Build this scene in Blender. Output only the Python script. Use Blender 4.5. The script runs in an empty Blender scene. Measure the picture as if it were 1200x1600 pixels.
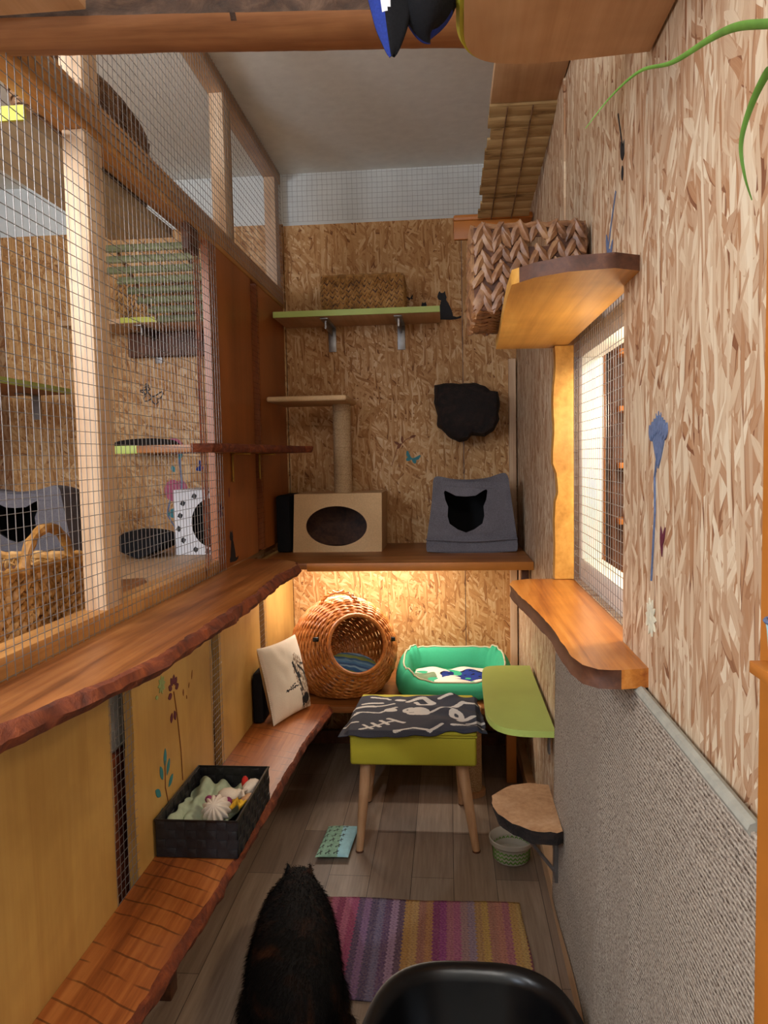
import bpy, bmesh, math, random
from mathutils import Vector, Matrix, noise, geometry
random.seed(7)
SC = bpy.context.scene
COL = SC.collection
pi = math.pi

# ------------------------------------------------------------ camera
cam_d = bpy.data.cameras.new('camera'); cam = bpy.data.objects.new('camera', cam_d); COL.objects.link(cam)
cam_d.sensor_fit = 'VERTICAL'; cam_d.sensor_height = 36; cam_d.lens = 1155/1600*36
cam_d.clip_start = .02
R = Matrix(((.99609727, .01344731, .08723182), (.08602648, .07312251, -.99360583), (-.01973994, .9972323, .0716803)))
cam.matrix_world = Matrix.Translation((0, 0, 1.5)) @ R.to_4x4()
SC.camera = cam

# ------------------------------------------------------------ world, lights, exposure
SC.view_settings.view_transform = 'Standard'; SC.view_settings.look = 'None'
SC.view_settings.exposure = 0.0; SC.view_settings.gamma = 1; SC.view_settings.use_curve_mapping = False
W = bpy.data.worlds.new('world'); SC.world = W; W.use_nodes = True
W.node_tree.nodes['Background'].inputs[0].default_value = (.6, .75, 1, 1)
W.node_tree.nodes['Background'].inputs[1].default_value = .05

def area(name, loc, target, size, energy, col, size_y=None, spread=180):
    l = bpy.data.lights.new(name, 'AREA'); l.energy = energy; l.color = col; l.size = size
    if size_y: l.shape = 'RECTANGLE'; l.size_y = size_y
    l.spread = math.radians(spread)
    o = bpy.data.objects.new(name, l); COL.objects.link(o); o.location = loc
    o.rotation_euler = (Vector(target)-Vector(loc)).to_track_quat('-Z', 'Y').to_euler()
    return o
def point(name, loc, energy, col, r=.03):
    l = bpy.data.lights.new(name, 'POINT'); l.energy = energy; l.color = col; l.shadow_soft_size = r
    o = bpy.data.objects.new(name, l); COL.objects.link(o); o.location = loc; return o
point('ceiling_lamp_corridor', (-.15, -.25, 2.55), 34, (1, .93, .87), .14)  # added fill near the camera that lifts the ceiling and walls
area('window_daylight', (-1.9, -.9, 2.15), (-.3, 2.6, .9), .5, 50, (.74, .85, 1), .8)
point('ceiling_lamp_next_room', (-1.75, .9, 2.45), 52, (.90, .94, 1), .14)  # added uplight that brightens the ceiling
area('strip_light_under_shelf', (-.38, 3.62, 1.005), (-.38, 3.78, 0), .6, 9, (1, .90, .76), .03)
point('strip_light_corner', (-.68, 3.40, .99), 2.8, (1, .90, .76), .02)
area('window_lamp', (.80, 1.75, 2.0), (.15, 2.1, 1.0), .25, 12, (1, .82, .60))
point('window_lamp_low', (.50, 1.80, 1.60), 5.0, (1, .80, .56), .05)
l = bpy.data.lights.new('daylight_beam', 'SPOT'); l.energy = 70; l.color = (.80, .88, 1); l.spot_size = math.radians(13); l.spot_blend = .25; l.shadow_soft_size = .02  # added spot standing in for the daylight patch by the stool
o = bpy.data.objects.new('daylight_beam', l); COL.objects.link(o); o.location = (-.7, -.3, 2.1); o.rotation_euler = (Vector((-.36, 2.72, 0))-Vector(o.location)).to_track_quat('-Z', 'Y').to_euler()
point('cabinet_lamp', (.95, 2.3, 1.6), 6, (1, .82, .60), .08)

# ------------------------------------------------------------ materials
def srgb(h):
    r = [int(h[i:i+2], 16)/255 for i in (0, 2, 4)]
    return tuple([(c/12.92 if c <= .04045 else ((c+.055)/1.055)**2.4) for c in r]+[1])
class NT:
    def __init__(s, name, rough=.6, metal=0, spec=.5):
        s.m = bpy.data.materials.new(name); s.m.use_nodes = True; s.t = s.m.node_tree
        s.b = s.t.nodes['Principled BSDF']; s.b.inputs['Roughness'].default_value = rough
        s.b.inputs['Metallic'].default_value = metal; s.b.inputs['Specular IOR Level'].default_value = spec
    def n(s, typ, **kw):
        x = s.t.nodes.new(typ)
        for k, v in kw.items(): setattr(x, k, v)
        return x
    def l(s, a, b): s.t.links.new(a, b)
    def coord(s):
        return s.n('ShaderNodeTexCoord').outputs['Object']
    def mapping(s, vec, scale=(1, 1, 1), rot=(0, 0, 0), loc=(0, 0, 0)):
        m = s.n('ShaderNodeMapping'); s.l(vec, m.inputs[0]); m.inputs['Scale'].default_value = scale
        m.inputs['Rotation'].default_value = rot; m.inputs['Location'].default_value = loc; return m.outputs[0]
    def noise(s, vec, scale=5, detail=4, rough=.5, dist=0):
        x = s.n('ShaderNodeTexNoise'); s.l(vec, x.inputs['Vector']); x.inputs['Scale'].default_value = scale
        x.inputs['Detail'].default_value = detail; x.inputs['Roughness'].default_value = rough
        x.inputs['Distortion'].default_value = dist; return x.outputs[0]
    def math(s, op, a, b=None, clamp=False):
        x = s.n('ShaderNodeMath', operation=op, use_clamp=clamp)
        for i, v in enumerate((a, b)):
            if v is None: continue
            if isinstance(v, (int, float)): x.inputs[i].default_value = v
            else: s.l(v, x.inputs[i])
        return x.outputs[0]
    def ramp(s, fac, stops, const=False):
        x = s.n('ShaderNodeValToRGB'); s.l(fac, x.inputs[0]); cr = x.color_ramp
        if const: cr.interpolation = 'CONSTANT'
        while len(cr.elements) < len(stops): cr.elements.new(.5)
        for e, (p, c) in zip(cr.elements, stops): e.position = p; e.color = c if len(c) == 4 else (*c, 1)
        return x.outputs[0]
    def mix(s, fac, a, b, typ='MIX'):
        x = s.n('ShaderNodeMix', data_type='RGBA', blend_type=typ)
        if isinstance(fac, (int, float)): x.inputs[0].default_value = fac
        else: s.l(fac, x.inputs[0])
        for i, v in ((6, a), (7, b)):
            if isinstance(v, tuple): x.inputs[i].default_value = v
            else: s.l(v, x.inputs[i])
        return x.outputs[2]
    def bump(s, h, strength=.3, dist=.01):
        x = s.n('ShaderNodeBump'); s.l(h, x.inputs['Height']); x.inputs['Strength'].default_value = strength
        x.inputs['Distance'].default_value = dist; s.l(x.outputs[0], s.b.inputs['Normal'])
    def color(s, c):
        if isinstance(c, tuple): s.b.inputs['Base Color'].default_value = c
        else: s.l(c, s.b.inputs['Base Color'])

def plain(name, col, rough=.6, metal=0, var=.12, scale=30, bump=.1, spec=.5):
    m = NT(name, rough, metal, spec); c = m.coord(); n = m.noise(c, scale, 4)
    h = srgb(col) if isinstance(col, str) else col
    lo = tuple(v*(1-var) for v in h[:3])+(1,); hi = tuple(min(1, v*(1+var)) for v in h[:3])+(1,)
    m.color(m.ramp(n, [(.3, lo), (.7, hi)])); m.bump(n, bump, .004); return m.m

def wood(name, dark, mid, light, axis='y', s=1.0, rough=.5, knots=0, contrast=1, saw=False):
    m = NT(name, rough); c = m.coord()
    sc = {'x': (.8, 9, 9), 'y': (9, .8, 9), 'z': (9, 9, .8)}[axis]
    v = m.mapping(c, tuple(k*s for k in sc))
    n1 = m.noise(v, 1.0, 6, .6, 1.2); v2 = m.mapping(c, tuple((k*6 if k > 1 else k*1.4)*s for k in sc)); n2 = m.noise(v2, 1.2, 5, .65, .3)
    f = m.math('ADD', m.math('MULTIPLY', n1, .62), m.math('MULTIPLY', n2, .38))
    d = .16/contrast
    col = m.ramp(f, [(.5-d, srgb(dark)), (.5, srgb(mid)), (.5+d, srgb(light))])
    if knots:
        kv = m.mapping(c, tuple((.9 if k < 1 else .42*k/9*3.2)*knots for k in sc)); vo = m.n('ShaderNodeTexVoronoi'); m.l(kv, vo.inputs['Vector']); vo.inputs['Scale'].default_value = 2.2
        k = m.ramp(vo.outputs['Distance'], [(.03, (1, 1, 1)), (.085, (0, 0, 0))])
        kd = tuple(x*.35 for x in srgb(dark)[:3])+(1,)
        col = m.mix(m.math('MULTIPLY', k, .8), col, kd)
    if saw:
        sx = m.n('ShaderNodeSeparateXYZ'); m.l(c, sx.inputs[0])
        yy = m.math('ADD', m.math('MULTIPLY', sx.outputs[1], 17), m.math('MULTIPLY', sx.outputs[0], 7))
        yy = m.math('ADD', yy, m.math('MULTIPLY', m.noise(c, 4, 3), .9))
        fr = m.math('FRACT', yy); ln = m.math('LESS_THAN', fr, .09)
        msk = m.ramp(m.noise(c, 9, 2), [(.42, (0, 0, 0)), (.52, (1, 1, 1))])
        col = m.mix(m.math('MULTIPLY', m.math('MULTIPLY', ln, msk), .6), col, srgb('2a1206'))
    n4 = m.noise(m.mapping(c, (1.3, 1.3, 1.3)), 3, 3, .6, .5); col = m.mix(.8, col, m.ramp(n4, [(.35, (.74, .70, .66)), (.62, (1, 1, 1))]), 'MULTIPLY')
    m.color(col); m.bump(f, .18, .006); return m.m

def osb(name, plane, ang, spread, stops, s=1.0, warp=.02, rough=.6):
    m = NT(name, rough, 0, .4); c = m.coord(); sx = m.n('ShaderNodeSeparateXYZ'); m.l(c, sx.inputs[0])
    cb = m.n('ShaderNodeCombineXYZ'); m.l(sx.outputs[1 if plane == 'x' else 0], cb.inputs[0]); m.l(sx.outputs[2], cb.inputs[1])
    v0 = cb.outputs[0]
    wn = m.n('ShaderNodeTexNoise'); m.l(v0, wn.inputs['Vector']); wn.inputs['Scale'].default_value = 7; wn.inputs['Detail'].default_value = 2
    vm = m.n('ShaderNodeVectorMath', operation='SCALE'); m.l(wn.outputs[1], vm.inputs[0]); vm.inputs[3].default_value = warp
    va = m.n('ShaderNodeVectorMath', operation='ADD'); m.l(v0, va.inputs[0]); m.l(vm.outputs[0], va.inputs[1]); v0 = va.outputs[0]
    angs = [0, .9, -.75, .35, -.25, 1.5, -1.2, .12] if plane == 'x' else [0, .55, -.5, 1.25, -1.1, .25, -.8, -.2]
    sizes = [(72, 9), (56, 7), (52, 9), (44, 5), (66, 7), (60, 14), (66, 15), (95, 9)]
    thr = [0, .6, .6, .62, .62, .76, .76, .66]
    val = None
    for i, (a, sz, t) in enumerate(zip(angs, sizes, thr)):
        mp = m.n('ShaderNodeMapping', vector_type='POINT'); m.l(v0, mp.inputs[0])
        rot = m.n('ShaderNodeVectorRotate', rotation_type='Z_AXIS'); m.l(v0, rot.inputs['Vector']); rot.inputs['Angle'].default_value = ang+a*spread
        m.l(rot.outputs[0], mp.inputs[0]); mp.inputs['Scale'].default_value = (sz[0]*s, sz[1]*s, 1); mp.inputs['Location'].default_value = (i*3.3, i*7.1, 0)
        vo = m.n('ShaderNodeTexVoronoi', voronoi_dimensions='2D'); m.l(mp.outputs[0], vo.inputs['Vector']); vo.inputs['Scale'].default_value = 1
        sp = m.n('ShaderNodeSeparateColor'); m.l(vo.outputs['Color'], sp.inputs[0])
        g = m.mapping(mp.outputs[0], (2.2, .25, 1)); gn = m.noise(g, 2, 3, .6)
        r = m.math('ADD', m.math('MULTIPLY', sp.outputs[0], .72), m.math('MULTIPLY', gn, .28))
        r = m.math('SUBTRACT', r, m.math('MULTIPLY', m.math('GREATER_THAN', vo.outputs['Distance'], .62), .18))
        if val is None: val = r
        else:
            mk = m.math('GREATER_THAN', sp.outputs[1], t)
            x = m.n('ShaderNodeMix', data_type='FLOAT'); m.l(mk, x.inputs[0]); m.l(val, x.inputs[2]); m.l(r, x.inputs[3]); val = x.outputs[0]
    m.color(m.ramp(val, [(p, srgb(h)) for p, h in stops])); m.bump(val, .35, .003)
    ro = m.ramp(val, [(.2, (.7, .7, .7)), (.9, (.38, .38, .38))]); m.l(ro, m.b.inputs['Roughness'])
    return m.m

M = {}
ST_R = [(.0, '7a4c30'), (.16, 'a87c58'), (.4, 'b99a7c'), (.62, 'cbb294'), (.85, 'dccbb0'), (1, 'e6dac4')]
ST_B = [(.0, '7a4c28'), (.14, 'a4703e'), (.38, 'b88650'), (.62, 'c69760'), (.86, 'd6b080'), (1, 'e0c49c')]
M['osb_right'] = osb('osb_right', 'x', 0, .55, ST_R, 1.0)
M['osb_right_fine'] = osb('osb_right_fine', 'x', 0, .45, ST_R, 1.15)
M['osb_back'] = osb('osb_back', 'y', .2, 1.15, ST_B, 1.25, .03)
M['white_wall'] = plain('white_wall', 'd9dcda', .85, 0, .04, 12, .15)
M['ceiling'] = plain('ceiling_paint', 'e8e8e2', .9, 0, .04, 20, .3)
M['ledge'] = wood('ledge_wood', '5e3012', '96592a', 'b87c44', 'y', .8, .38, contrast=1.2)
M['bench'] = wood('bench_wood', '66300f', '9a5626', 'ba763c', 'y', .9, .42, saw=True)
M['birch'] = wood('board_birch', 'a87838', 'c39852', 'd0a862', 'z', .45, .42, knots=.5, contrast=.6)
M['cherry'] = wood('panel_cherry', '7c4018', 'a05a26', 'b06a32', 'z', .35, .4, contrast=.6)
M['pine'] = wood('pine', 'b08458', 'cea57c', 'dcb890', 'y', .7, .5, knots=1.1, contrast=.8)
M['grey_board'] = wood('grey_board', 'a09078', 'b8aa90', 'c8bca4', 'y', .8, .6, contrast=.5)
M['pine_z'] = wood('pine_post', 'b58a66', 'd8b590', 'ecd2b4', 'z', .8, .55, knots=.9)
M['beam'] = wood('beam_pine', '9a6430', 'c48a4a', 'd8a566', 'y', .8, .5, knots=.8)
M['shelf_x'] = wood('shelf_wood', '6e3c18', '9c6230', 'b87c46', 'x', .8, .42)
M['honey'] = wood('honey_wood', 'b07828', 'd89e48', 'e8b860', 'y', .8, .4, contrast=.8)
M['sill'] = wood('sill_wood', '8a4310', 'c47a30', 'dc9a50', 'y', .9, .3)
M['log_wood'] = wood('log_wood', '7a4a28', 'a06c42', 'b88654', 'x', .8, .6)
M['legwood'] = wood('beech_leg', 'a87850', 'c89a70', 'dab08a', 'z', 1, .5)
M['walnut'] = wood('dark_edge', '3a1f10', '5a3420', '75492c', 'y', 1, .6)
def bark(name, cols, scale=14):
    m = NT(name, .9); c = m.coord(); v = m.mapping(c, (.6, 1, 1)); n = m.noise(v, scale, 8, .65, 1.5); n2 = m.noise(c, scale*3, 4)
    f = m.math('ADD', m.math('MULTIPLY', n, .7), m.math('MULTIPLY', n2, .3))
    m.color(m.ramp(f, [(.3, srgb(cols[0])), (.5, srgb(cols[1])), (.64, srgb(cols[2])), (.74, srgb(cols[3]))])); m.bump(f, .9, .02); return m.m
M['bark'] = bark('bark', ['1c120c', '4a3426', '6b5240', '8a7a5e'])
M['bark_red'] = bark('bark_red', ['2e0f05', '6a2e10', '8c4318', 'a85a28'], 10)
M['bark_dark'] = bark('bark_dark', ['0a0605', '1a100c', '2c1c14', '3a281c'], 16)
M['lime'] = plain('lime_paint', 'b2c464', .45, 0, .05, 8, .05)
M['limey'] = plain('yellow_green_paint', 'b9b83a', .5, 0, .06, 8, .05)
M['steel'] = plain('galvanised_steel', '8e8a88', .4, .8, .1, 40, .05)
M['wire'] = plain('wire_steel', '94908e', .35, .6, .15, 60, .0)
M['black'] = plain('black_plastic', '0c0c0e', .28, 0, .1, 30, .05)
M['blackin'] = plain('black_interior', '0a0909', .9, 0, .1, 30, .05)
M['black_strap'] = plain('black_woven_strap', '1a1a1e', .5, 0, .25, 90, .3)
def fabric(name, col, sc=350, var=.25, rough=.9, bump=.4):
    m = NT(name, rough, 0, .2); c = m.coord(); n = m.noise(c, sc, 3); n2 = m.noise(c, 14, 3); h = srgb(col)
    f = m.math('ADD', m.math('MULTIPLY', n, .7), m.math('MULTIPLY', n2, .3))
    m.color(m.ramp(f, [(.3, tuple(v*(1-var) for v in h[:3])), (.7, tuple(min(1, v*(1+var)) for v in h[:3]))])); m.bump(n, bump, .002); return m.m
M['felt'] = fabric('grey_felt', '67646a', 260, .3)
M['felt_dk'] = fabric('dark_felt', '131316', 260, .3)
M['beige'] = fabric('beige_plush', 'd0ac80', 180, .12)
M['cream'] = fabric('cream_fabric', 'e2d6c6', 300, .06)
M['green'] = fabric('green_fabric', '3ea57c', 300, .1, .85, .2)
M['green_lt'] = fabric('teal_fabric', '3fb98c', 300, .1)
M['piping'] = fabric('cream_piping', 'c8bfa0', 300, .1)
M['mustard'] = fabric('lime_velour', 'b2a832', 400, .08, .7, .15)
M['charcoal'] = fabric('charcoal_fleece', '3d3f4a', 400, .2)
M['offwhite'] = fabric('offwhite_print', 'cfccc8', 400, .06)
M['navy'] = fabric('navy_fabric', '101d44', 300, .2)
M['navy2'] = fabric('navy_print', '24357e', 300, .2)
M['sage'] = fabric('sage_cloth', 'a9b8a0', 60, .12)
M['sagepad'] = fabric('sage_pad', '8fb39a', 60, .2)
M['aqua'] = fabric('aqua_cloth', 'a8d8e0', 60, .1)
M['fur'] = None
def sisal(name, cols, rib=260):
    m = NT(name, .95, 0, .1); c = m.coord(); sx = m.n('ShaderNodeSeparateXYZ'); m.l(c, sx.inputs[0])
    w = m.n('ShaderNodeTexWave', bands_direction='Z'); m.l(c, w.inputs['Vector']); w.inputs['Scale'].default_value = rib/6.28*1.0; w.inputs['Distortion'].default_value = 2.5; w.inputs['Detail'].default_value = 2; w.inputs['Detail Scale'].default_value = 4
    n = m.noise(m.mapping(c, (1, .6, 1)), 230, 3, .6); n2 = m.noise(c, 3, 2)
    f = m.math('ADD', m.math('MULTIPLY', w.outputs[1], .22), m.math('MULTIPLY', n, .78))
    m.color(m.ramp(f, [(.28, srgb(cols[0])), (.46, srgb(cols[1])), (.68, srgb(cols[2]))])); m.bump(f, .9, .006); return m.m
M['sisal'] = sisal('grey_sisal', ['4a3c32', '9c8e80', 'beb2a2'])
M['sisal_post'] = sisal('post_sisal', ['8e6c46', 'c4a078', 'd8bc94'], 500)
M['carpet_edge'] = plain('carpet_backing', '9a988c', .9, 0, .1, 60, .1)
def wicker(name, d, mi, li, sc=60):
    m = NT(name, .45, 0, .5); c = m.coord(); n = m.noise(c, sc, 4, .6); n2 = m.noise(c, 9, 2)
    f = m.math('ADD', m.math('MULTIPLY', n, .6), m.math('MULTIPLY', n2, .4))
    m.color(m.ramp(f, [(.34, srgb(d)), (.5, srgb(mi)), (.66, srgb(li))])); m.bump(n, .3, .002); return m.m
M['wicker'] = wicker('willow_wicker', '7a4015', 'b8702e', 'd4965a')
M['wicker_rim'] = wicker('willow_rim', '9a5420', 'bf7430', 'd08a48')
M['hyacinth'] = wicker('water_hyacinth', '6e4a24', 'a87a42', 'c89c62', 40)
M['hyacinth_dk'] = wicker('water_hyacinth_dark', '4e301c', '8a6040', 'a88058', 40)
M['seagrass'] = wicker('chunky_seagrass', '6a4418', 'a87434', 'caa068', 30)
M['twig'] = wicker('twigs', '3a241a', '6e4e36', 'a07c58', 40)
def slatm():
    m = NT('bark_slats', .7); c = m.coord(); v = m.mapping(c, (3, 22, 3)); n = m.noise(v, 1.4, 5, .6, .6)
    m.color(m.ramp(n, [(.3, srgb('5a4020')), (.42, srgb('9a7a4c')), (.7, srgb('bea070'))])); m.bump(n, .4, .006); return m.m
M['slats'] = slatm()
M['slats_green'] = wood('weathered_slats', '4f5238', '7d8058', '9a9a74', 'x', .9, .8)
def floorm():
    m = NT('vinyl_plank_floor', .38, 0, .4); c = m.coord()
    v = m.mapping(c, (1, 1, 1), (0, 0, pi/2))
    br = m.n('ShaderNodeTexBrick'); m.l(v, br.inputs['Vector']); br.offset = .37; br.inputs['Scale'].default_value = 1
    br.inputs['Brick Width'].default_value = .85; br.inputs['Row Height'].default_value = .15; br.inputs['Mortar Size'].default_value = .0012
    br.inputs['Color1'].default_value = srgb('7d6a5c'); br.inputs['Color2'].default_value = srgb('a08c7a'); br.inputs['Mortar'].default_value = srgb('4a3c34')
    br.inputs['Bias'].default_value = 0
    n = m.noise(m.mapping(c, (14, 1.1, 1)), 1.6, 6, .65, .8); n2 = m.noise(m.mapping(c, (60, 3, 1)), 1.6, 4, .6)
    g = m.ramp(m.math('ADD', m.math('MULTIPLY', n, .6), m.math('MULTIPLY', n2, .4)), [(.35, (.62, .58, .55)), (.62, (1, 1, 1))])
    m.color(m.mix(1, br.outputs[0], g, 'MULTIPLY')); m.bump(n2, .1, .002); return m.m
M['floor'] = floorm()
def rugm():
    m = NT('striped_cotton_rug', .95, 0, .1); c = m.coord(); sx = m.n('ShaderNodeSeparateXYZ'); m.l(c, sx.inputs[0])
    x = sx.outputs[0]; y = sx.outputs[1]
    tri = m.math('ABSOLUTE', m.math('SUBTRACT', m.math('FRACT', m.math('MULTIPLY', y, 55)), .5))
    xz = m.math('ADD', x, m.math('MULTIPLY', tri, .013))
    u = m.math('MULTIPLY', m.math('ADD', xz, .33), 1/.66)
    cols = ['8c4a5c', 'c06890', '9c3c74', 'c87098', 'b04a80', '544a78', '8a6c9c', '484a72', '6e7094', '5c4a78', 'a88cac', '584868', 'c0934c', 'c8a060', 'a87060', 'c08a58', '8a3078', '9c3c90', 'b87088', 'b46490', 'a8888c', '9888a0', 'b89058', 'c8a450', 'b07868', 'c0806c', 'b06878', 'c49a50', 'c8a45c']
    N = len(cols); base = m.ramp(m.math('FRACT', u), [(i/N, srgb(h)) for i, h in enumerate(cols)][:29], True)
    d = m.math('LESS_THAN', m.math('ADD', m.math('FRACT', m.math('MULTIPLY', xz, 75)), m.math('FRACT', m.math('MULTIPLY', y, 90))), .62)
    base = m.mix(m.math('MULTIPLY', d, .38), base, srgb('4a2c50'))
    n = m.noise(c, 160, 3); base = m.mix(.25, base, m.ramp(n, [(.3, srgb('5c3c40')), (.7, srgb('d8b49a'))]))
    m.color(base); m.bump(n, .8, .004); return m.m
M['rug'] = rugm()
def stripes(name, cols, axis, freq):
    m = NT(name, .9); c = m.coord(); sx = m.n('ShaderNodeSeparateXYZ'); m.l(c, sx.inputs[0])
    f = m.math('FRACT', m.math('ADD', m.math('MULTIPLY', sx.outputs[axis], freq), m.math('MULTIPLY', m.noise(c, 6, 2), .25)))
    N = len(cols); m.color(m.ramp(f, [(i/N, srgb(h)) for i, h in enumerate(cols)], True)); m.bump(m.noise(c, 300, 2), .3, .002); return m.m
M['stripes'] = stripes('striped_cloth', ['4a78a0', '6f98b4', '3f6a94', '8a9444', '6e8450', '2f5c8c', '86aac0', '3a5c88'], 1, 7)
M['white_paint'] = plain('white_paint', 'e6e2da', .5, 0, .03, 10, .05)
M['ceramic'] = plain('cream_ceramic', 'b8b0a0', .25, 0, .03, 10, .02)
M['leaf'] = plain('leaf_green', '5f8a34', .5, 0, .25, 30, .1)
M['teal_print'] = plain('teal_paint', '2e7c84', .6, 0, .15, 60, .05)
M['wine_print'] = plain('wine_paint', '5c1c34', .6, 0, .15, 60, .05)
M['blue_print'] = plain('slate_blue_paint', '5c6c8e', .7, 0, .25, 90, .05)
M['ink'] = plain('black_ink', '14161e', .7, 0, .2, 60, .05)
M['faded'] = plain('faded_green_paint', '94a468', .7, 0, .2, 60, .05)
M['pale'] = plain('pale_paint', 'd8d4bc', .7, 0, .15, 60, .05)
M['brownline'] = plain('brown_line_paint', '7a4424', .7, 0, .2, 60, .05)
M['pink_print'] = plain('poppy_paint', 'b0506c', .7, 0, .25, 60, .05)
M['orange'] = plain('orange_stained', 'b06a24', .45, 0, .12, 8, .05)
M['red'] = plain('red_cloth', 'c0241c', .8, 0, .1, 60, .1)
M['yellow'] = plain('yellow_cloth', 'd8a828', .8, 0, .2, 60, .1)
M['plum'] = plain('plum_cloth', '8a3060', .8, 0, .3, 40, .1)
M['whitecloth'] = plain('white_cloth', 'e0d4c8', .8, 0, .08, 60, .1)
M['brass'] = plain('brass', 'b08838', .35, .8, .1, 60, .02)
M['print_brown'] = plain('brown_print', '97826f', .85, 0, .35, 90, .1)
M['print_bed'] = plain('bed_print', '6f7f60', .9, 0, .3, 20, .1)
M['pawwhite'] = plain('white_fabric', 'dcdce0', .8, 0, .04, 40, .1)
M['furblack'] = plain('fur_black', '0d0908', .75, 0, .3, 20, .3)
def furm():
    m = NT('tortoiseshell_fur', .8, 0, .25); c = m.coord(); n = m.noise(c, 9, 4, .6, .8)
    m.color(m.ramp(n, [(.50, srgb('0d0908')), (.60, srgb('26150c')), (.72, srgb('54301a'))])); m.bump(m.noise(c, 120, 4), .5, .004); return m.m
M['fur'] = furm()
def emis(name, col, st):
    m = NT(name); m.b.inputs['Emission Color'].default_value = srgb(col); m.b.inputs['Emission Strength'].default_value = st; return m.m
M['led'] = emis('led_strip_glow', 'ffd9a0', 6)

# ------------------------------------------------------------ mesh helpers
class MB:
    def __init__(s): s.bm = bmesh.new(); s.mi = 0
    def _f(s, vs):
        try: f = s.bm.faces.new(vs); f.material_index = s.mi; return f
        except ValueError: return None
    def box(s, lo, hi, bev=0, rot=None, seg=2):
        c = (Vector(lo)+Vector(hi))/2; h = (Vector(hi)-Vector(lo))/2
        vs = []
        for z in (-1, 1):
            for x, y in ((-1, -1), (1, -1), (1, 1), (-1, 1)):
                p = Vector((x*h.x, y*h.y, z*h.z))
                if rot: p = rot @ p
                vs.append(s.bm.verts.new(c+p))
        fs = [s._f([vs[i] for i in q]) for q in ((3, 2, 1, 0), (4, 5, 6, 7), (0, 1, 5, 4), (1, 2, 6, 5), (2, 3, 7, 6), (3, 0, 4, 7))]
        if bev:
            es = list({e for f in fs for e in f.edges})
            r = bmesh.ops.bevel(s.bm, geom=es, offset=bev, segments=seg, affect='EDGES', profile=.5)
            for f in r['faces']: f.material_index = s.mi
        return s
    def tube(s, pts, r, n=8, closed=False, cap=True, flat=1.0):
        pts = [Vector(p) for p in pts]; N = len(pts); rs = r if isinstance(r, (list, tuple)) else [r]*N
        rings = []; up = None
        for i, p in enumerate(pts):
            if closed: t = pts[(i+1) % N]-pts[i-1]
            else: t = pts[min(i+1, N-1)]-pts[max(i-1, 0)]
            if t.length < 1e-9: t = Vector((0, 0, 1))
            t.normalize()
            if up is None:
                up = Vector((0, 0, 1)) if abs(t.z) < .9 else Vector((1, 0, 0))
            a = t.cross(up)
            if a.length < 1e-6: a = t.orthogonal()
            a.normalize(); b = a.cross(t); up = b
            rings.append([s.bm.verts.new(p+(a*math.cos(2*pi*k/n)+b*math.sin(2*pi*k/n)*flat)*rs[i]) for k in range(n)])
        for i in range(N if closed else N-1):
            A, B = rings[i], rings[(i+1) % N]
            for k in range(n): s._f([A[k], A[(k+1) % n], B[(k+1) % n], B[k]])
        if cap and not closed: s._f(rings[0][::-1]); s._f(rings[-1])
        return s
    def loft(s, rings, cap=True, closed=True):
        R_ = [[s.bm.verts.new(p) for p in r] for r in rings]; n = len(R_[0])
        for A, B in zip(R_, R_[1:]):
            for k in range(n if closed else n-1): s._f([A[k], A[(k+1) % n], B[(k+1) % n], B[k]])
        if cap: s._f(R_[0][::-1]); s._f(R_[-1])
        return R_
    def lathe(s, prof, c=(0, 0, 0), n=32, cap=False):
        c = Vector(c); rings = [[c+Vector((r*math.cos(2*pi*k/n), r*math.sin(2*pi*k/n), z)) for k in range(n)] for r, z in prof]
        s.loft(rings, cap); return s
    def grid(s, nu, nv, f, matf=None):
        V = [[s.bm.verts.new(f(i/nu, j/nv)) for j in range(nv+1)] for i in range(nu+1)]
        for i in range(nu):
            for j in range(nv):
                q = s._f([V[i][j], V[i+1][j], V[i+1][j+1], V[i][j+1]])
                if q and matf: q.material_index = matf((i+.5)/nu, (j+.5)/nv)
        return s
    def ell(s, c, r, rot=None, sub=2):
        ret = bmesh.ops.create_icosphere(s.bm, subdivisions=sub, radius=1)
        mt = Matrix.Translation(c) @ ((rot.to_4x4()) if rot else Matrix()) @ Matrix.Diagonal((*r, 1))
        bmesh.ops.transform(s.bm, matrix=mt, verts=ret['verts'])
        for v in ret['verts']:
            for f in v.link_faces: f.material_index = s.mi
        return s
    def prism(s, poly, mp, t0, t1, side=None):
        """poly in 2D, mp(u,v,t)->3D"""
        A = [s.bm.verts.new(mp(u, v, t0)) for u, v in poly]; B = [s.bm.verts.new(mp(u, v, t1)) for u, v in poly]
        s._f(A[::-1]); s._f(B); m = s.mi
        if side is not None: s.mi = side
        for k in range(len(poly)): s._f([A[k], A[(k+1) % len(A)], B[(k+1) % len(A)], B[k]])
        s.mi = m; return s
    def build(s, name, mats, parent=None, smooth=True, angle=40, keep=False, rc=True):
        if rc: bmesh.ops.recalc_face_normals(s.bm, faces=s.bm.faces[:])
        me = bpy.data.meshes.new(name)
        if parent is not None: off = wloc(parent)
        elif keep: off = Vector((0, 0, 0))
        else:
            vs = [v.co for v in s.bm.verts]
            off = Vector(((min(v.x for v in vs)+max(v.x for v in vs))/2, (min(v.y for v in vs)+max(v.y for v in vs))/2, min(v.z for v in vs)))
        for v in s.bm.verts: v.co -= off
        s.bm.to_mesh(me); s.bm.free()
        if not isinstance(mats, (list, tuple)): mats = [mats]
        for m_ in mats: me.materials.append(M[m_] if isinstance(m_, str) else m_)
        if smooth: me.shade_smooth(); me.set_sharp_from_angle(angle=math.radians(angle))
        o = bpy.data.objects.new(name, me); COL.objects.link(o)
        if parent is not None: o.parent = parent
        else: o.location = off
        return o
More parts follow.
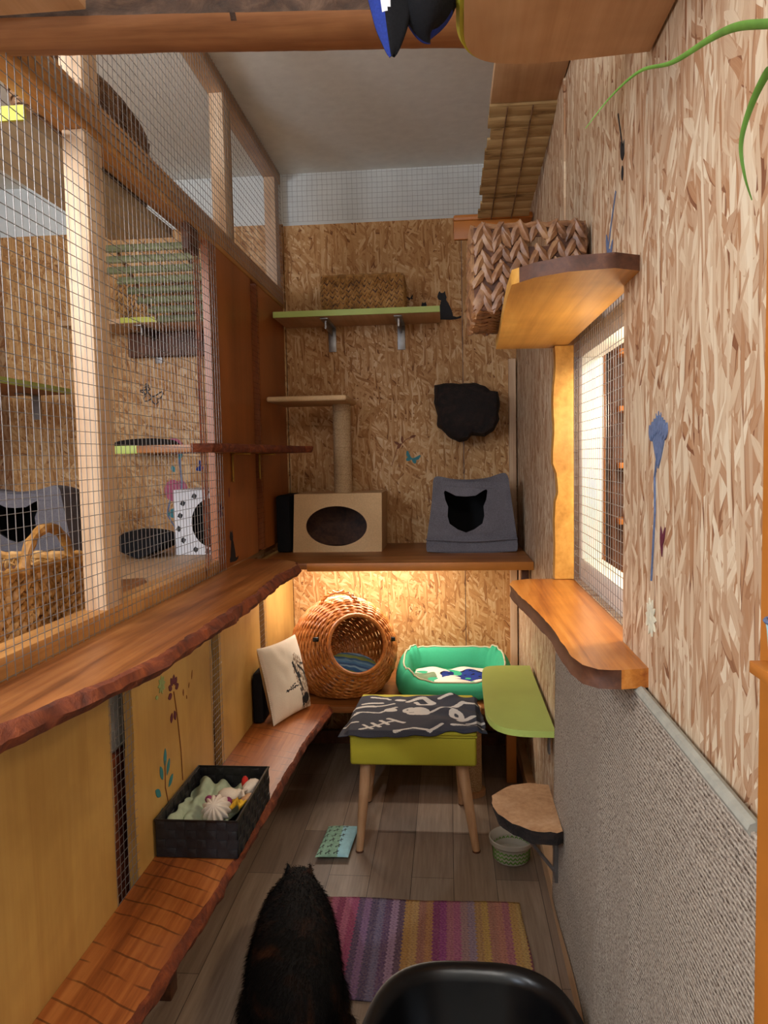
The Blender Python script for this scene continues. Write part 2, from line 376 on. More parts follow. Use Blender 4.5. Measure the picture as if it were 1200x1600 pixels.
def wloc(o):
    l = Vector((0, 0, 0))
    while o is not None: l += o.location; o = o.parent
    return l
def tag(o, label, cat, group=None):
    o['label'] = label; o['category'] = cat
    if group: o['group'] = group
    return o
def thing(name, label, cat, loc, group=None):
    o = bpy.data.objects.new(name, None); COL.objects.link(o); o.location = loc; o.empty_display_size = .05
    return tag(o, label, cat, group)
def struct(o): o['kind'] = 'structure'; return o
def sbox(name, mat, *boxes, bev=0):
    mb = MB()
    for lo, hi in boxes: mb.box(lo, hi, bev)
    return struct(mb.build(name, mat, keep=True, smooth=False))
def dens(pts, step=.02, closed=True):
    out = []; N = len(pts)
    for i in range(N if closed else N-1):
        a, b = Vector(pts[i]), Vector(pts[(i+1) % N]); n = max(1, int((b-a).length/step))
        for k in range(n): out.append(a.lerp(b, k/n))
    if not closed: out.append(Vector(pts[-1]))
    return out
def smoothpoly(pts, it=2):
    """Chaikin corner cutting for a closed 2D outline"""
    pts = [Vector(p) for p in pts]
    for _ in range(it):
        q = []
        for i in range(len(pts)):
            a, b = pts[i], pts[(i+1) % len(pts)]; q += [a.lerp(b, .25), a.lerp(b, .75)]
        pts = q
    return pts
def nz(*p): return noise.noise(Vector((list(p)+[0, 0, 0])[:3]))
def live_slab(mb, outline, z0, z1, live, jit=.006, out=.012, top=0, bark=1, seed=0):
    """horizontal slab; live(x,y)->bool tells which rim is a natural bark edge"""
    P = dens(outline, .018); N = len(P); cx = sum(p.x for p in P)/N; cy = sum(p.y for p in P)/N
    rings = []
    for j, (z, o) in enumerate(((z1, 0), (z1-.004, .5), ((z0+z1)/2, 1), (z0+.004, .4), (z0, -.2))):
        r = []
        for i, p in enumerate(P):
            t = P[(i+1) % N]-P[i-1]; nrm = Vector((t.y, -t.x)); nrm.normalize()
            if nrm.dot(p-Vector((cx, cy))) < 0 and False: nrm = -nrm
            L = 1 if live(p.x, p.y) else 0
            d = L*(nz(p.x*9, p.y*9, seed+z*30)*jit*1.6+nz(p.x*30, p.y*30, seed+j*3)*jit+o*out)
            q = p+nrm*d; r.append(Vector((q.x, q.y, z)))
        rings.append(r)
    V = [[mb.bm.verts.new(p) for p in r] for r in rings]
    mb.mi = top; mb._f(V[0]); mb._f(V[-1][::-1])
    for A, B in zip(V, V[1:]):
        for k in range(N):
            p = (P[k]+P[(k+1) % N])/2; mb.mi = bark if live(p.x, p.y) else top
            mb._f([A[k], A[(k+1) % N], B[(k+1) % N], B[k]])
    mb.mi = top
def hole_plate(mb, outer, holes, mp, t):
    """plate with holes at depth t; returns nothing"""
    loops = [[Vector((*p, 0)) for p in outer]]+[[Vector((*p, 0)) for p in h] for h in holes]
    flat = [p for l in loops for p in l]; vs = [mb.bm.verts.new(mp(p.x, p.y, t)) for p in flat]
    for tri in geometry.tessellate_polygon(loops): mb._f([vs[i] for i in tri])
def circ(cx, cy, rx, ry=None, n=40, a0=0): ry = ry or rx; return [(cx+rx*math.cos(2*pi*k/n+a0), cy+ry*math.sin(2*pi*k/n+a0)) for k in range(n)]
def inside(p, poly):
    x, y = p; c = False; n = len(poly); j = n-1
    for i in range(n):
        xi, yi = poly[i][0], poly[i][1]; xj, yj = poly[j][0], poly[j][1]
        if (yi > y) != (yj > y) and x < (xj-xi)*(y-yi)/(yj-yi)+xi: c = not c
        j = i
    return c
def in_shapes(x, y, sh):
    for s in sh:
        if s[0] == 'c':
            _, x1, y1, x2, y2, r = s; dx, dy = x2-x1, y2-y1; L = dx*dx+dy*dy
            t = 0 if L == 0 else max(0, min(1, ((x-x1)*dx+(y-y1)*dy)/L))
            if (x-x1-t*dx)**2+(y-y1-t*dy)**2 < r*r: return True
        else:
            _, cx, cy, rx, ry, a = s; X = (x-cx)*math.cos(a)+(y-cy)*math.sin(a); Y = -(x-cx)*math.sin(a)+(y-cy)*math.cos(a)
            if (X/rx)**2+(Y/ry)**2 < 1: return True
    return False

# ------------------------------------------------------------ setting
XL, XR, D, ZC = -.85, .36, 3.93, 3.0
sbox('floor', 'floor', ((-2.5, -1.6, -.06), (1.9, 4.1, 0)))
sbox('ceiling', 'ceiling', ((-2.5, -1.6, ZC), (1.9, 4.1, ZC+.08)))
sbox('wall_back', 'osb_back', ((-2.5, D, 0), (-.852, D+.05, 2.742)), ((-.848, D, 0), (.082, D+.05, 2.732)), ((.085, D, 0), (.42, D+.05, 2.73)))
sbox('wall_back_upper', 'white_wall', ((-2.5, D+.012, 2.70), (1.9, D+.07, ZC)))
sbox('wall_left', 'osb_right', ((-2.48, -1.6, 0), (-2.42, D, ZC)))
sbox('wall_front', 'white_wall', ((-2.5, -1.66, 0), (1.9, -1.6, ZC)))
sbox('wall_right', 'osb_right', ((XR, 2.34, .0), (.46, D, ZC)), ((.38, 1.52, 0), (.46, 2.34, 1.12)), ((.365, 1.52, 1.87), (.46, 2.34, ZC)))
sbox('wall_right_near', 'osb_right', ((.35, 1.52-.16, 1.87), (.46, 1.52, ZC)), ((.35, .60, 1.87), (.46, 1.358, ZC)), ((.35, .60, 0), (.46, 1.52, 1.87)))
sbox('wall_right_front', 'white_wall', ((.36, -1.6, 0), (.46, .60, ZC)))
sbox('trim_1', 'orange', ((.322, .60, 0), (.35, .79, ZC)))
sbox('baseboard_right', 'pine', ((.325, 1.0, 0), (.349, 1.53, .075)), ((.325, 1.53, 0), (.37, 3.9, .075)))
sbox('trim_2', 'pine_z', ((.318, 3.885, 0), (.352, 3.93, 2.0)))
# cabinet space behind the window
sbox('wall_outer', 'white_wall', ((1.4, 1.2, .7), (1.45, 3.0, 2.3)), ((.46, 1.15, .7), (1.45, 1.2, 2.3)), ((.46, 2.95, .7), (1.45, 3.0, 2.3)), ((.46, 1.15, .65), (1.45, 3.0, .7)), ((.46, 1.15, 2.3), (1.45, 3.0, 2.35)))
mb = MB()
mb.box((.40, 1.52, 1.12), (.462, 2.32, 1.185), .003); mb.box((.40, 1.52, 1.79), (.462, 2.32, 1.87), .003)
mb.box((.40, 2.27, 1.185), (.462, 2.33, 1.79), .003); mb.box((.40, 1.52, 1.185), (.462, 1.535, 1.79), .002)
struct(mb.build('window_1', 'white_paint', keep=True))
t = thing('slatted_wood_panel', 'honey-coloured slatted wood panel lit up behind the window mesh', 'panel', (.64, 2.8, .7))
mb = MB()
for k in range(5): mb.box((.500+k*.017, 2.79, .7), (.513+k*.017, 2.81, 2.28), .002)
mb.box((.49, 2.811, .7), (.58, 2.82, 2.28)); mb.build('slats', 'orange', t)
mb = MB(); mb.box((.462, 2.76, .7), (.497, 2.80, 2.28), .003); mb.build('board', 'pine_z', t)
t = thing('dark_ladder_rack', 'dark wooden rack with steps behind the window mesh', 'rack', (.8, 2.7, .7))
mb = MB()
mb.box((.588, 2.72, .7), (.603, 2.76, 2.25), .002); mb.box((.90, 2.72, .7), (.925, 2.76, 2.25), .002); mb.box((.588, 2.80, .7), (.93, 2.81, 2.25)); mb.build('frame', 'walnut', t)
for z in (1.05, 1.25, 1.45, 1.65, 1.85):
    mb = MB(); mb.box((.604, 2.68, z), (.899, 2.795, z+.02), .002); mb.build('step', 'orange', t)

def wires(name, mp, u0, u1, v0, v1, su, sv, r=.0009, parent=None, mat='wire', warp=.0012):
    vs, fs = [], []
    def strand(pts, a, b):
        base = len(vs)
        for p in pts:
            for k in range(4):
                c, s_ = math.cos(pi/2*k+pi/4)*r, math.sin(pi/2*k+pi/4)*r
                vs.append(Vector(p)+a*c+b*s_)
        for i in range(len(pts)-1):
            for k in range(4): fs.append((base+i*4+k, base+i*4+(k+1) % 4, base+i*4+4+(k+1) % 4, base+i*4+4+k))
    O = Vector(mp(0, 0, 0)); U = Vector(mp(1, 0, 0))-O; V = Vector(mp(0, 1, 0))-O; T = Vector(mp(0, 0, 1))-O
    nu = int((u1-u0)/su); nv = int((v1-v0)/sv)
    for i in range(nu+1):
        u = u0+i*su; pts = [mp(u+nz(u*5, k*.3, 1)*warp*2, v0+(v1-v0)*k/12, r+nz(u*3, k*.35, 4)*warp) for k in range(13)]; strand(pts, U, T)
    for j in range(nv+1):
        v = v0+j*sv; pts = [mp(u0+(u1-u0)*k/12, v+nz(v*5, k*.3, 7)*warp*2, -r+nz(v*3, k*.35, 9)*warp) for k in range(13)]; strand(pts, V, T)
    off = wloc(parent) if parent is not None else sum(vs, Vector())/len(vs)
    me = bpy.data.meshes.new(name); me.from_pydata([v-off for v in vs], [], fs); me.materials.append(M[mat]); me.shade_smooth()
    o = bpy.data.objects.new(name, me); COL.objects.link(o)
    if parent is not None: o.parent = parent
    else: o.location = off
    return o
PX = lambda x: (lambda u, v, t: Vector((x-t, u, v)))   # plane x = const, u = y, v = z
PXl = lambda x: (lambda u, v, t: Vector((x+t, u, v)))
PY = lambda y: (lambda u, v, t: Vector((u, y-t, v)))
o = wires('wire_mesh', PX(.378), 1.53, 2.27, 1.125, 1.86, .026, .026)
tag(o, 'square wire mesh screen stretched over the lit window opening', 'wire mesh')
o = wires('wire_mesh', PY(3.9), -.84, .30, 2.74, 2.985, .026, .026, .0007)
tag(o, 'wire mesh closing the white strip above the far chipboard wall', 'wire mesh')

# mesh partition on the left
t = thing('mesh_partition', 'tall pine-framed wire mesh partition on the left, standing above the ledge', 'partition', (-.88, 2.4, 1.05))
mb = MB(); mb.box((-.925, .6, 2.305), (-.855, 3.92, 2.395), .004); mb.build('beam', 'beam', t)
mb = MB(); mb.box((-.92, .6, 2.94), (-.855, 3.92, 2.995), .004); mb.build('beam', 'pine', t)
mb = MB(); mb.box((-.93, .6, 1.05), (-.855, 2.68, 1.135), .004); mb.build('rail', 'beam', t)
for y0, y1, z0, z1 in ((1.765, 1.855, 1.12, 2.305), (1.765, 1.85, 2.395, 2.94), (2.93, 3.03, 2.395, 2.94), (3.80, 3.88, 2.395, 2.94)):
    mb = MB(); mb.box((-.915, y0, z0), (-.858, y1, z1), .003); mb.build('post', 'pine_z', t)
mb = MB()
for k in range(4): mb.tube([(-.852-.004*k, 2.50+.03*k+.012*nz(z*2, k)+.10*max(0, (1.75-z))*.35, z) for z in [2.30-1.2*q/14 for q in range(15)]], .0022, 5)
mb.build('folded_wires', 'bark_red', t)
mb = MB(); mb.box((-.875, 2.46, 2.215), (-.852, 2.56, 2.30), .002); mb.build('wire_clamp', 'walnut', t)
wires('wire_mesh', PXl(-.848), 1.0, 2.74, 1.065, 2.39, .027, .0285, .0010, t)
wires('wire_mesh', PXl(-.85), 1.0, 3.90, 2.32, 2.985, .027, .0285, .0009, t)

# left boards
def board(y0, y1, z0, z1, x0, x1, mat, lab, live0=True, live1=True, seed=0, name='wall_left_board'):
    P = [(y0, z0), (y1, z0), (y1, z1), (y0, z1)]; Q = []
    for p in dens(P, .03):
        y = p.x
        if abs(y-y0) < 1e-4 and live0: y += nz(seed, p.y*3)*.022+nz(seed, p.y*11)*.006
        if abs(y-y1) < 1e-4 and live1: y += nz(seed+5, p.y*3)*.022+nz(seed+5, p.y*11)*.006
        Q.append((y, p.y))
    mb = MB(); mb.prism(Q, lambda u, v, tt: Vector((tt, u, v)), x0, x1)
    return struct(mb.build(name, mat, keep=True, smooth=False))
board(-.6, 1.742, 0, 1.045, -.875, XL, 'birch', '', False, True, 1)
board(1.862, 2.53, 0, 1.045, -.875, XL, 'birch', '', True, True, 2)
board(2.61, 3.21, 0, 1.045, -.875, XL, 'birch', '', True, True, 3)
board(3.29, 3.925, 0, 1.045, -.875, XL, 'birch', '', True, False, 4)
board(2.68, 3.27, 1.09, 2.31, -.885, -.86, 'cherry', '', False, True, 6)
board(3.36, 3.925, 1.09, 2.31, -.885, -.86, 'cherry', '', True, False, 7)
sbox('wall_left_back_upper', 'white_wall', ((-.93, 1.70, .72), (-.915, 2.9, 1.02)))  # added panel; its white stands in for light seen through the gap
sbox('wall_left_back', 'bark_red', ((-.93, 1.70, 0), (-.90, 2.9, .72)), ((-.93, 2.9, 0), (-.90, 3.92, .9)), ((-.91, 3.18, 1.08), (-.89, 3.44, 2.30)))  # added dark backing that keeps the gaps between boards dark
for (a, b, z0, z1, lb) in ((1.725, 1.865, .385, 1.03, 'narrow wire mesh strip over the nearest gap between the lower boards'),
                           (2.50, 2.635, .385, 1.03, 'narrow wire mesh strip over the middle gap between the lower boards'),
                           (3.19, 3.31, .385, 1.03, 'narrow wire mesh strip over the gap beside the white cushion'),
                           (3.25, 3.38, 1.10, 2.30, 'tall dark wire mesh strip between the two red-brown upper panels')):
    o = wires('mesh_strip', PXl(-.846 if z0 < 1 else -.856), a, b, z0, z1, .0235, .0235, .0008, None, 'wire' if z0 < 1 else 'bark_red'); tag(o, lb, 'wire mesh')

# ledge and benches
mb = MB(); live_slab(mb, [(-.849, .3), (-.74, .3), (-.735, .8), (-.719, 1.09), (-.665, 1.3), (-.625, 1.5), (-.622, 1.8), (-.606, 2.2), (-.625, 2.6), (-.60, 2.84), (-.63, 2.95), (-.70, 3.02), (-.849, 3.05)], 1.045, 1.09, lambda x, y: x > -.80 and y > .35, .007, .02)
tag(mb.build('ledge', ['ledge', 'bark_red']), 'long reddish-brown live-edge wooden ledge at the foot of the mesh partition', 'ledge')
mb = MB(); live_slab(mb, [(-.849, .3), (-.70, .3), (-.68, .9), (-.656, 1.35), (-.627, 1.78), (-.605, 2.34), (-.587, 2.9), (-.551, 3.25), (-.56, 3.29), (-.849, 3.29)], .335, .38, lambda x, y: x > -.80 and .35 < y < 3.27, .005, .012, seed=5)
t = thing('bench', 'low orange-brown live-edge bench running along the left wall', 'bench', (-.72, 1.8, 0))
mb.build('seat', ['bench', 'bark_red'], t)
for y in (.9, 1.9, 2.9):
    mb = MB(); mb.box((-.848, y, 0), (-.79, y+.05, .335), .003); mb.build('leg', 'walnut', t)
t = thing('bench', 'low brown platform bench across the far wall under the bed and wicker ball', 'bench', (-.2, 3.6, 0))
mb = MB(); mb.box((-.845, 3.30, .335), (.345, 3.925, .365), .004); mb.build('seat', 'shelf_x', t)
for x in (-.82, .25):
    mb = MB(); mb.box((x, 3.34, 0), (x+.045, 3.39, .335), .003); mb.build('leg', 'orange', t)
mb = MB(); mb.box((-.84, 3.78, .0), (.345, 3.81, .07), .003); mb.build('rail', 'walnut', t)
# far shelf
t = thing('wall_shelf', 'wide brown wooden shelf in the far corner carrying the beige box and grey cave', 'shelf', (-.15, 3.5, 1.02))
mb = MB(); mb.box((-.845, 3.17, 1.022), (.357, 3.925, 1.05), .003); mb.build('board', 'shelf_x', t)
mb = MB(); mb.box((-.62, 3.155, 1.016), (.357, 3.169, 1.052), .003); mb.build('front_edge', 'orange', t)
mb = MB(); mb.box((.32, 3.3, .88), (.352, 3.36, 1.02), .003); mb.build('bracket', 'walnut', t)
mb = MB(); mb.box((-.66, 3.46, 1.006), (-.05, 3.49, 1.014)); o = mb.build('led_strip', ['led']); tag(o, 'thin glowing light strip fixed under the far brown shelf', 'light strip')

# upper far shelf
def bracket(t, x, y0, z, l=.11, mat='steel'):
    mb = MB(); mb.box((x-.02, y0, z-.006), (x+.02, D-.001, z), .001); mb.box((x-.02, D-.008, z-l), (x+.02, D-.001, z), .001)
    mb.box((x-.004, y0+.05, z-.045), (x+.004, D-.004, z-.006)); mb.build('bracket', mat, t)
t = thing('wall_shelf', 'wooden shelf with lime green front edge high on the far wall', 'shelf', (-.43, 3.78, 2.2))
mb = MB(); mb.box((-.845, 3.63, 2.20), (-.03, 3.925, 2.226), .002); mb.build('board', 'pine', t)
mb = MB(); mb.box((-.845, 3.622, 2.20), (-.03, 3.63, 2.227)); mb.box((-.845, 3.625, 2.227), (-.03, 3.925, 2.229)); mb.build('painted_edge', 'lime', t)
for x in (-.60, -.235): bracket(t, x, 3.66, 2.199, .13)

# ------------------------------------------------------------ braided baskets
def braid_face(mb, O, U, V, Nn, w, h, cw, ch, th=.011, jit=.1, skip=None, ang=.5):
    nu = max(2, round(w/cw)); nv = max(2, round(h/ch)); cw = w/nu; ch = h/nv
    for i in range(nu):
        for j in range(nv+1):
            for sgn in (-1, 1):
                u = (i+.5+sgn*.22)*cw; v = min(h-.35*ch, max(.42*ch, (j-.1+(i*.37 % 1)*.9+(.18 if sgn > 0 else 0)+random.uniform(-.12, .12))*ch))
                if skip and skip(u, v): continue
                if v > h: continue
                a = sgn*(ang+random.uniform(-jit, jit))
                d = (V*math.cos(a)-U*math.sin(a)*(1)).normalized(); s_ = d.cross(Nn).normalized()
                rot = Matrix((s_, d, Nn)).transposed()
                mb.ell(O+U*u+V*v+Nn*random.uniform(-.001, .002), (cw*.27, ch*.86, th*random.uniform(.8, 1.1)), rot, 1)
def braided_basket(name, label, lo, hi, cw, ch, mat, hole=None, th=.011, jit=.1, handle=False, rim=.008, group=None):
    lo, hi = Vector(lo), Vector(hi); t = thing(name, label, 'basket', ((lo.x+hi.x)/2, (lo.y+hi.y)/2, lo.z), group)
    mb = MB(); w, d, h = hi-lo; X, Y, Z = Vector((1, 0, 0)), Vector((0, 1, 0)), Vector((0, 0, 1))
    sk = None
    if hole: sk = lambda u, v: abs(u-w*.55) < hole[0] and abs(v-hole[2]) < hole[1]
    braid_face(mb, lo.copy(), X, Z, -Y, w, h, cw, ch, th, jit, sk)
    braid_face(mb, Vector((lo.x, hi.y, lo.z)), X, Z, Y, w, h, cw, ch, th, jit, sk)
    braid_face(mb, lo.copy(), Y, Z, -X, d, h, cw, ch, th, jit)
    braid_face(mb, Vector((hi.x, lo.y, lo.z)), Y, Z, X, d, h, cw, ch, th, jit)
    braid_face(mb, lo.copy(), X, Y, -Z, w, d, cw, ch, th*.35, jit)
    mb.build('woven_sides', mat, t)
    mb = MB(); q = .002
    def plate(a, b): mb.box(a, b)
    if hole:
        hx0, hx1 = lo.x+w*.55-hole[0], lo.x+w*.55+hole[0]; hz0, hz1 = lo.z+hole[2]-hole[1], lo.z+hole[2]+hole[1]
        for y in (lo.y, hi.y-.004):
            mb.box((lo.x, y, lo.z), (hx0, y+.004, hi.z)); mb.box((hx1, y, lo.z), (hi.x, y+.004, hi.z))
            mb.box((hx0, y, lo.z), (hx1, y+.004, hz0)); mb.box((hx0, y, hz1), (hx1, y+.004, hi.z))
    else:
        for y in (lo.y, hi.y-.004): mb.box((lo.x, y, lo.z), (hi.x, y+.004, hi.z))
    for x in (lo.x, hi.x-.004): mb.box((x, lo.y+.004, lo.z), (x+.004, hi.y-.004, hi.z))
    mb.box((lo.x, lo.y, lo.z), (hi.x, hi.y, lo.z+.005)); mb.build('inner_shell', 'walnut', t)
    mb = MB(); c = .02
    pts = [(lo.x+c, lo.y), (hi.x-c, lo.y), (hi.x, lo.y+c), (hi.x, hi.y-c), (hi.x-c, hi.y), (lo.x+c, hi.y), (lo.x, hi.y-c), (lo.x, lo.y+c)]
    P = dens(pts, .012); mb.tube([(p.x, p.y, hi.z+math.sin(i*1.3)*.0015) for i, p in enumerate(P)], [rim*(1+.15*math.sin(i*1.9)) for i in range(len(P))], 7, True)
    mb.build('rim', mat, t)
    return t
braided_basket('woven_basket', 'large braided water-hyacinth basket with handle slot on the round lit shelf', (.072, 1.92, 1.870), (.345, 2.26, 2.075), .046, .040, 'hyacinth_dk', (.036, .012, .165), .013, .14)
braided_basket('woven_basket', 'shallow braided basket on the green-edged shelf of the far wall', (-.61, 3.68, 2.231), (-.21, 3.90, 2.40), .026, .026, 'hyacinth', None, .009)
t = braided_basket('woven_basket', 'chunky seagrass basket with looped handles standing behind the mesh, front left', (-1.36, 1.40, 1.086), (-1.03, 2.0, 1.245), .030, .022, 'seagrass', None, .012, .7, rim=.013)
for (x, y0, y1) in ((-1.03, 1.70, 1.92), (-1.36, 1.62, 1.84)):
    mb = MB(); P = [(x, (y0+y1)/2-math.cos(a)*(y1-y0)/2, 1.235+math.sin(a)*.105) for a in [pi*k/16 for k in range(17)]]
    mb.tube(P, [.013*(1+.2*math.sin(k*2.1)) for k in range(17)], 8); mb.build('handle', 'seagrass', t)

# ------------------------------------------------------------ right side shelves
mb = MB()
out = [(.35, 1.325), (.30, 1.312), (.262, 1.317), (.24, 1.345), (.229, 1.40), (.226, 1.5), (.224, 1.65), (.208, 1.85), (.188, 2.05), (.176, 2.2), (.19, 2.27), (.24, 2.30), (.379, 2.30), (.379, 1.525), (.35, 1.525)]
live_slab(mb, out, 1.085, 1.12, lambda x, y: x < .30 and y < 2.25, .002, .004, seed=9)
tag(mb.build('window_sill_board', ['sill', 'walnut']), 'glossy amber live-edge board serving as sill below the lit window', 'shelf')
mb = MB()
out = [(.35, 1.40), (.30, 1.372), (.22, 1.385), (.165, 1.42), (.127, 1.47), (.128, 1.6), (.133, 1.76), (.142, 2.0), (.148, 2.15), (.151, 2.33), (.30, 2.345), (.362, 2.34), (.364, 1.525), (.35, 1.525)]
live_slab(mb, out, 1.83, 1.858, lambda x, y: x < .345 and y < 1.45, .001, .001, seed=3)
tag(mb.build('corner_shelf', ['honey', 'walnut']), 'rounded honey-coloured shelf above the window, its underside brightly lit', 'shelf')
# live edge window jamb
P = []
for k in range(25):
    z = 1.122+k*(1.828-1.122)/24; P.append((.322+nz(z*7, 3)*.012+(.008 if .35 < (k/24) < .5 else 0), z))
mb = MB(); mb.prism(P+[(.379, 1.828), (.379, 1.122)], PY(2.30), -.03, .015)
tag(mb.build('live_edge_post', 'honey', smooth=False), 'upright orange live-edge post at the far side of the window', 'post')
# pine shelf at top
mb = MB(); out = smoothpoly([(.345, 1.322), (.345, 1.322), (.12, 1.342), (.036, 1.30), (.032, 1.15), (.034, .80), (.034, .80), (.345, .80), (.345, .80)], 3)
mb.prism([(p.x, p.y) for p in out], lambda u, v, tt: Vector((u, v, tt)), 2.17, 2.195)
t = thing('wall_shelf', 'broad pale pine shelf with rounded corner overhead at the top right', 'shelf', (.2, 1.05, 2.17)); mb.build('board', 'pine', t, smooth=False)
mb = MB(); mb.tube([(p.x-.001 if p.x < .1 else p.x, p.y, 2.184) for p in out if p.x < .14], .011, 6); mb.build('painted_edge', 'limey', t)
mb = MB(); mb.box((.15, 2.06, 2.625), (.362, 2.50, 2.655), .003)
tag(mb.build('pine_plank', 'pine'), 'short pine plank high on the right wall where the slatted ramp starts', 'shelf')
# slatted ramp
t = thing('slatted_ramp', 'hanging ramp of rough wooden slats high on the right wall', 'ramp', (.25, 2.75, 2.5))
N = 12; pr = []
for k in range(N+1):
    f = k/N; pr.append(Vector((0, 2.47+f*.60, 2.62-.03*f-.13*f*f-.06*math.sin(f*pi)*.6)))
for k in range(N):
    a, b = pr[k], pr[k+1]; mb = MB(); x0 = .152-.02*k/N+random.uniform(-.008, .008); x1 = .362-.075*(k/N)**2*0-.03*(k/N)
    d = (b-a); L = d.length*.985; ang = math.atan2(d.z, d.y); c = (a+b)/2
    mb.box((x0, c.y-L/2, c.z-.005), (x1, c.y+L/2, c.z+.005), .0015, Matrix.Rotation(ang, 3, 'X')); mb.build('slat', 'slats', t)
for x in (.205, .285):
    mb = MB(); mb.tube([(x-.02*i/N, p.y, p.z-.009) for i, p in enumerate(pr)], .0022, 6); mb.build('cord', 'twig', t)
mb = MB(); mb.box((.035, 3.10, 2.46), (.355, 3.30, 2.485), .008); mb.box((.035, 3.10, 2.385), (.30, 3.12, 2.46), .004)
tag(mb.build('step_board', 'orange'), 'small orange-brown board at the lower end of the slatted ramp', 'shelf')
# green tray shelf
mb = MB(); out = smoothpoly([(.346, 2.45), (.346, 2.45), (.19, 2.455), (.122, 2.56), (.124, 2.8), (.13, 3.16), (.16, 3.24), (.346, 3.24), (.346, 3.24)], 3)
t = thing('wall_shelf', 'bright lime green shelf with rounded corners low on the right wall', 'shelf', (.24, 2.85, .55))
mb.prism([(p.x, p.y) for p in out], lambda u, v, tt: Vector((u, v, tt)), .558, .58); mb.build('board', 'lime', t, smooth=False)
for y in (2.6, 3.05):
    mb = MB(); mb.box((.342, y, .44), (.349, y+.03, .557)); mb.box((.20, y, .551), (.349, y+.03, .557)); mb.build('bracket', 'steel', t)
# tree slice step
t = thing('tree_slice_step', 'brown tree-slice step with bark rim low on the right wall', 'shelf', (.24, 2.26, .38))
mb = MB(); live_slab(mb, [(.318, 2.112), (.30, 2.10), (.226, 2.105), (.175, 2.15), (.14, 2.21), (.125, 2.28), (.13, 2.33), (.165, 2.38), (.20, 2.41), (.26, 2.43), (.318, 2.42)], .375, .41, lambda x, y: x < .315, .008, .005, seed=12)
mb.build('slab', ['legwood', 'bark_dark'], t)
mb = MB(); mb.box((.306, 2.20, .20), (.318, 2.235, .375), .002); mb.tube([(.318, 2.21, .22), (.20, 2.21, .37)], .006, 6); mb.build('bracket', 'steel', t)
# sisal carpet on wall
mb = MB()
def carp(u, v):
    y = 2.315-u*(2.315-.80); z = .085+v*(1.078-.085)
    x = .338-.010*math.exp(-((y-1.34)/.05)**2)*(1-v)-.007*math.exp(-((y-1.62)/.07)**2)*(1-v*.6)-.004*math.sin(y*9)*(1-v)-.012*(1-v)
    return Vector((x, y, z))
mb.grid(110, 60, carp)
t = thing('sisal_carpet', 'large grey speckled ribbed carpet fixed to the lower right wall', 'carpet', (.34, 1.6, .08))
o = mb.build('pile', 'sisal', t); md = o.modifiers.new('s', 'SOLIDIFY'); md.thickness = .008; md.offset = -1 
mb = MB(); mb.tube([(.336, y, 1.079) for y in [2.315-k*.048 for k in range(32)]], .0095, 8)
mb.build('bound_edge', 'carpet_edge', t)

# ------------------------------------------------------------ overhead log beam
t = thing('log_beam', 'rough half-log beam with bark and sawn underside spanning overhead', 'beam', (-.25, 1.42, 2.25))
mb = MB(); rings = []; n = 20; mats = []
for i in range(121):
    x = -.95+i/120*1.29; r = []
    for k in range(n):
        a = 2*pi*k/n; c, s_ = math.cos(a), math.sin(a)
        zc = 2.342-.062*i/120; hz = .033+.008*nz(x*4, 1)+.012*math.exp(-((x+.56)/.06)**2); hy = .055
        if s_ < 0: z = zc+s_*(.034+.006*nz(x*3, 7)); bump = .2
        else: z = zc+s_*(hz+.014); bump = 1
        rr = 1+bump*.16*nz(x*14, c*2, s_*2)+bump*.10*nz(x*38, c*4, s_*4)
        # sawn lower face leaning to the viewer
        y = 1.42+c*hy*(1.15 if s_ < 0 else 1)
        r.append(Vector((x, 1.42+(y-1.42)*rr, zc+(z-zc)*rr)))
    rings.append(r)
V = mb.loft(rings)
mb.bm.faces.ensure_lookup_table()
for f in mb.bm.faces:
    c = f.calc_center_median(); zc = 2.342-.062*((c.x+.95)/1.29)
    f.material_index = 0 if c.z > zc-.012+.006*nz(c.x*12, 3) else 1
mb.build('log', ['bark', 'log_wood'], t)
mb = MB(); mb.box((-.86, .7, 2.315), (-.636, 1.34, 2.34), .003)
tag(mb.build('pine_plank', 'pine'), 'pale plank overhead in the top left corner in front of the log beam', 'shelf')
# navy hanging cushion
t = thing('patterned_blanket', 'navy blanket with white marks drooping from the pine shelf at the top', 'blanket', (-.02, 1.2, 2.1))
def nav(c0, w, L, tipx, seed):
    def f(u, v):
        a = u*2*pi; ww = w*(1-v)**.75+.004; cx = c0+(tipx-c0)*v
        return Vector((cx+math.cos(a)*ww*(1+.1*nz(v*3, seed)), 1.15+math.sin(a)*ww*.55*(1+.2*math.sin(a*3+seed)), 2.30-L*v+.004*nz(u*5, v*5, seed)))
    return f
sh = [('e', .72, .62, .05, .10, .3), ('e', .6, .28, .06, .12, -.4), ('e', .82, .2, .04, .16, .4)]
mb = MB(); mb.grid(40, 40, nav(-.075, .062, .20, -.075, 1), lambda u, v: 1 if in_shapes(u, v, sh) else (2 if .52 < u < .70 else 0)); mb.build('hanging_corner', ['felt_dk', 'pawwhite', 'navy2'], t)
mb = MB()
def lump(u, v):
    a = u*2*pi; p = v*pi*.5; return Vector((-.018+math.cos(a)*.055*math.cos(p)*(1+.12*math.sin(2*a)), 1.17+math.sin(a)*.06*math.cos(p), 2.27-math.sin(p)*.135+.01*math.cos(a)))
sh2 = [('c', .42, .75, .55, .35, .035), ('c', .6, .35, .68, .15, .03)]
mb.grid(40, 24, lump, lambda u, v: 1 if in_shapes(u, v, sh2) else (2 if u < .55 and v > .6 else 0)); mb.build('sagging_fold', ['felt_dk', 'pawwhite', 'navy2'], t)

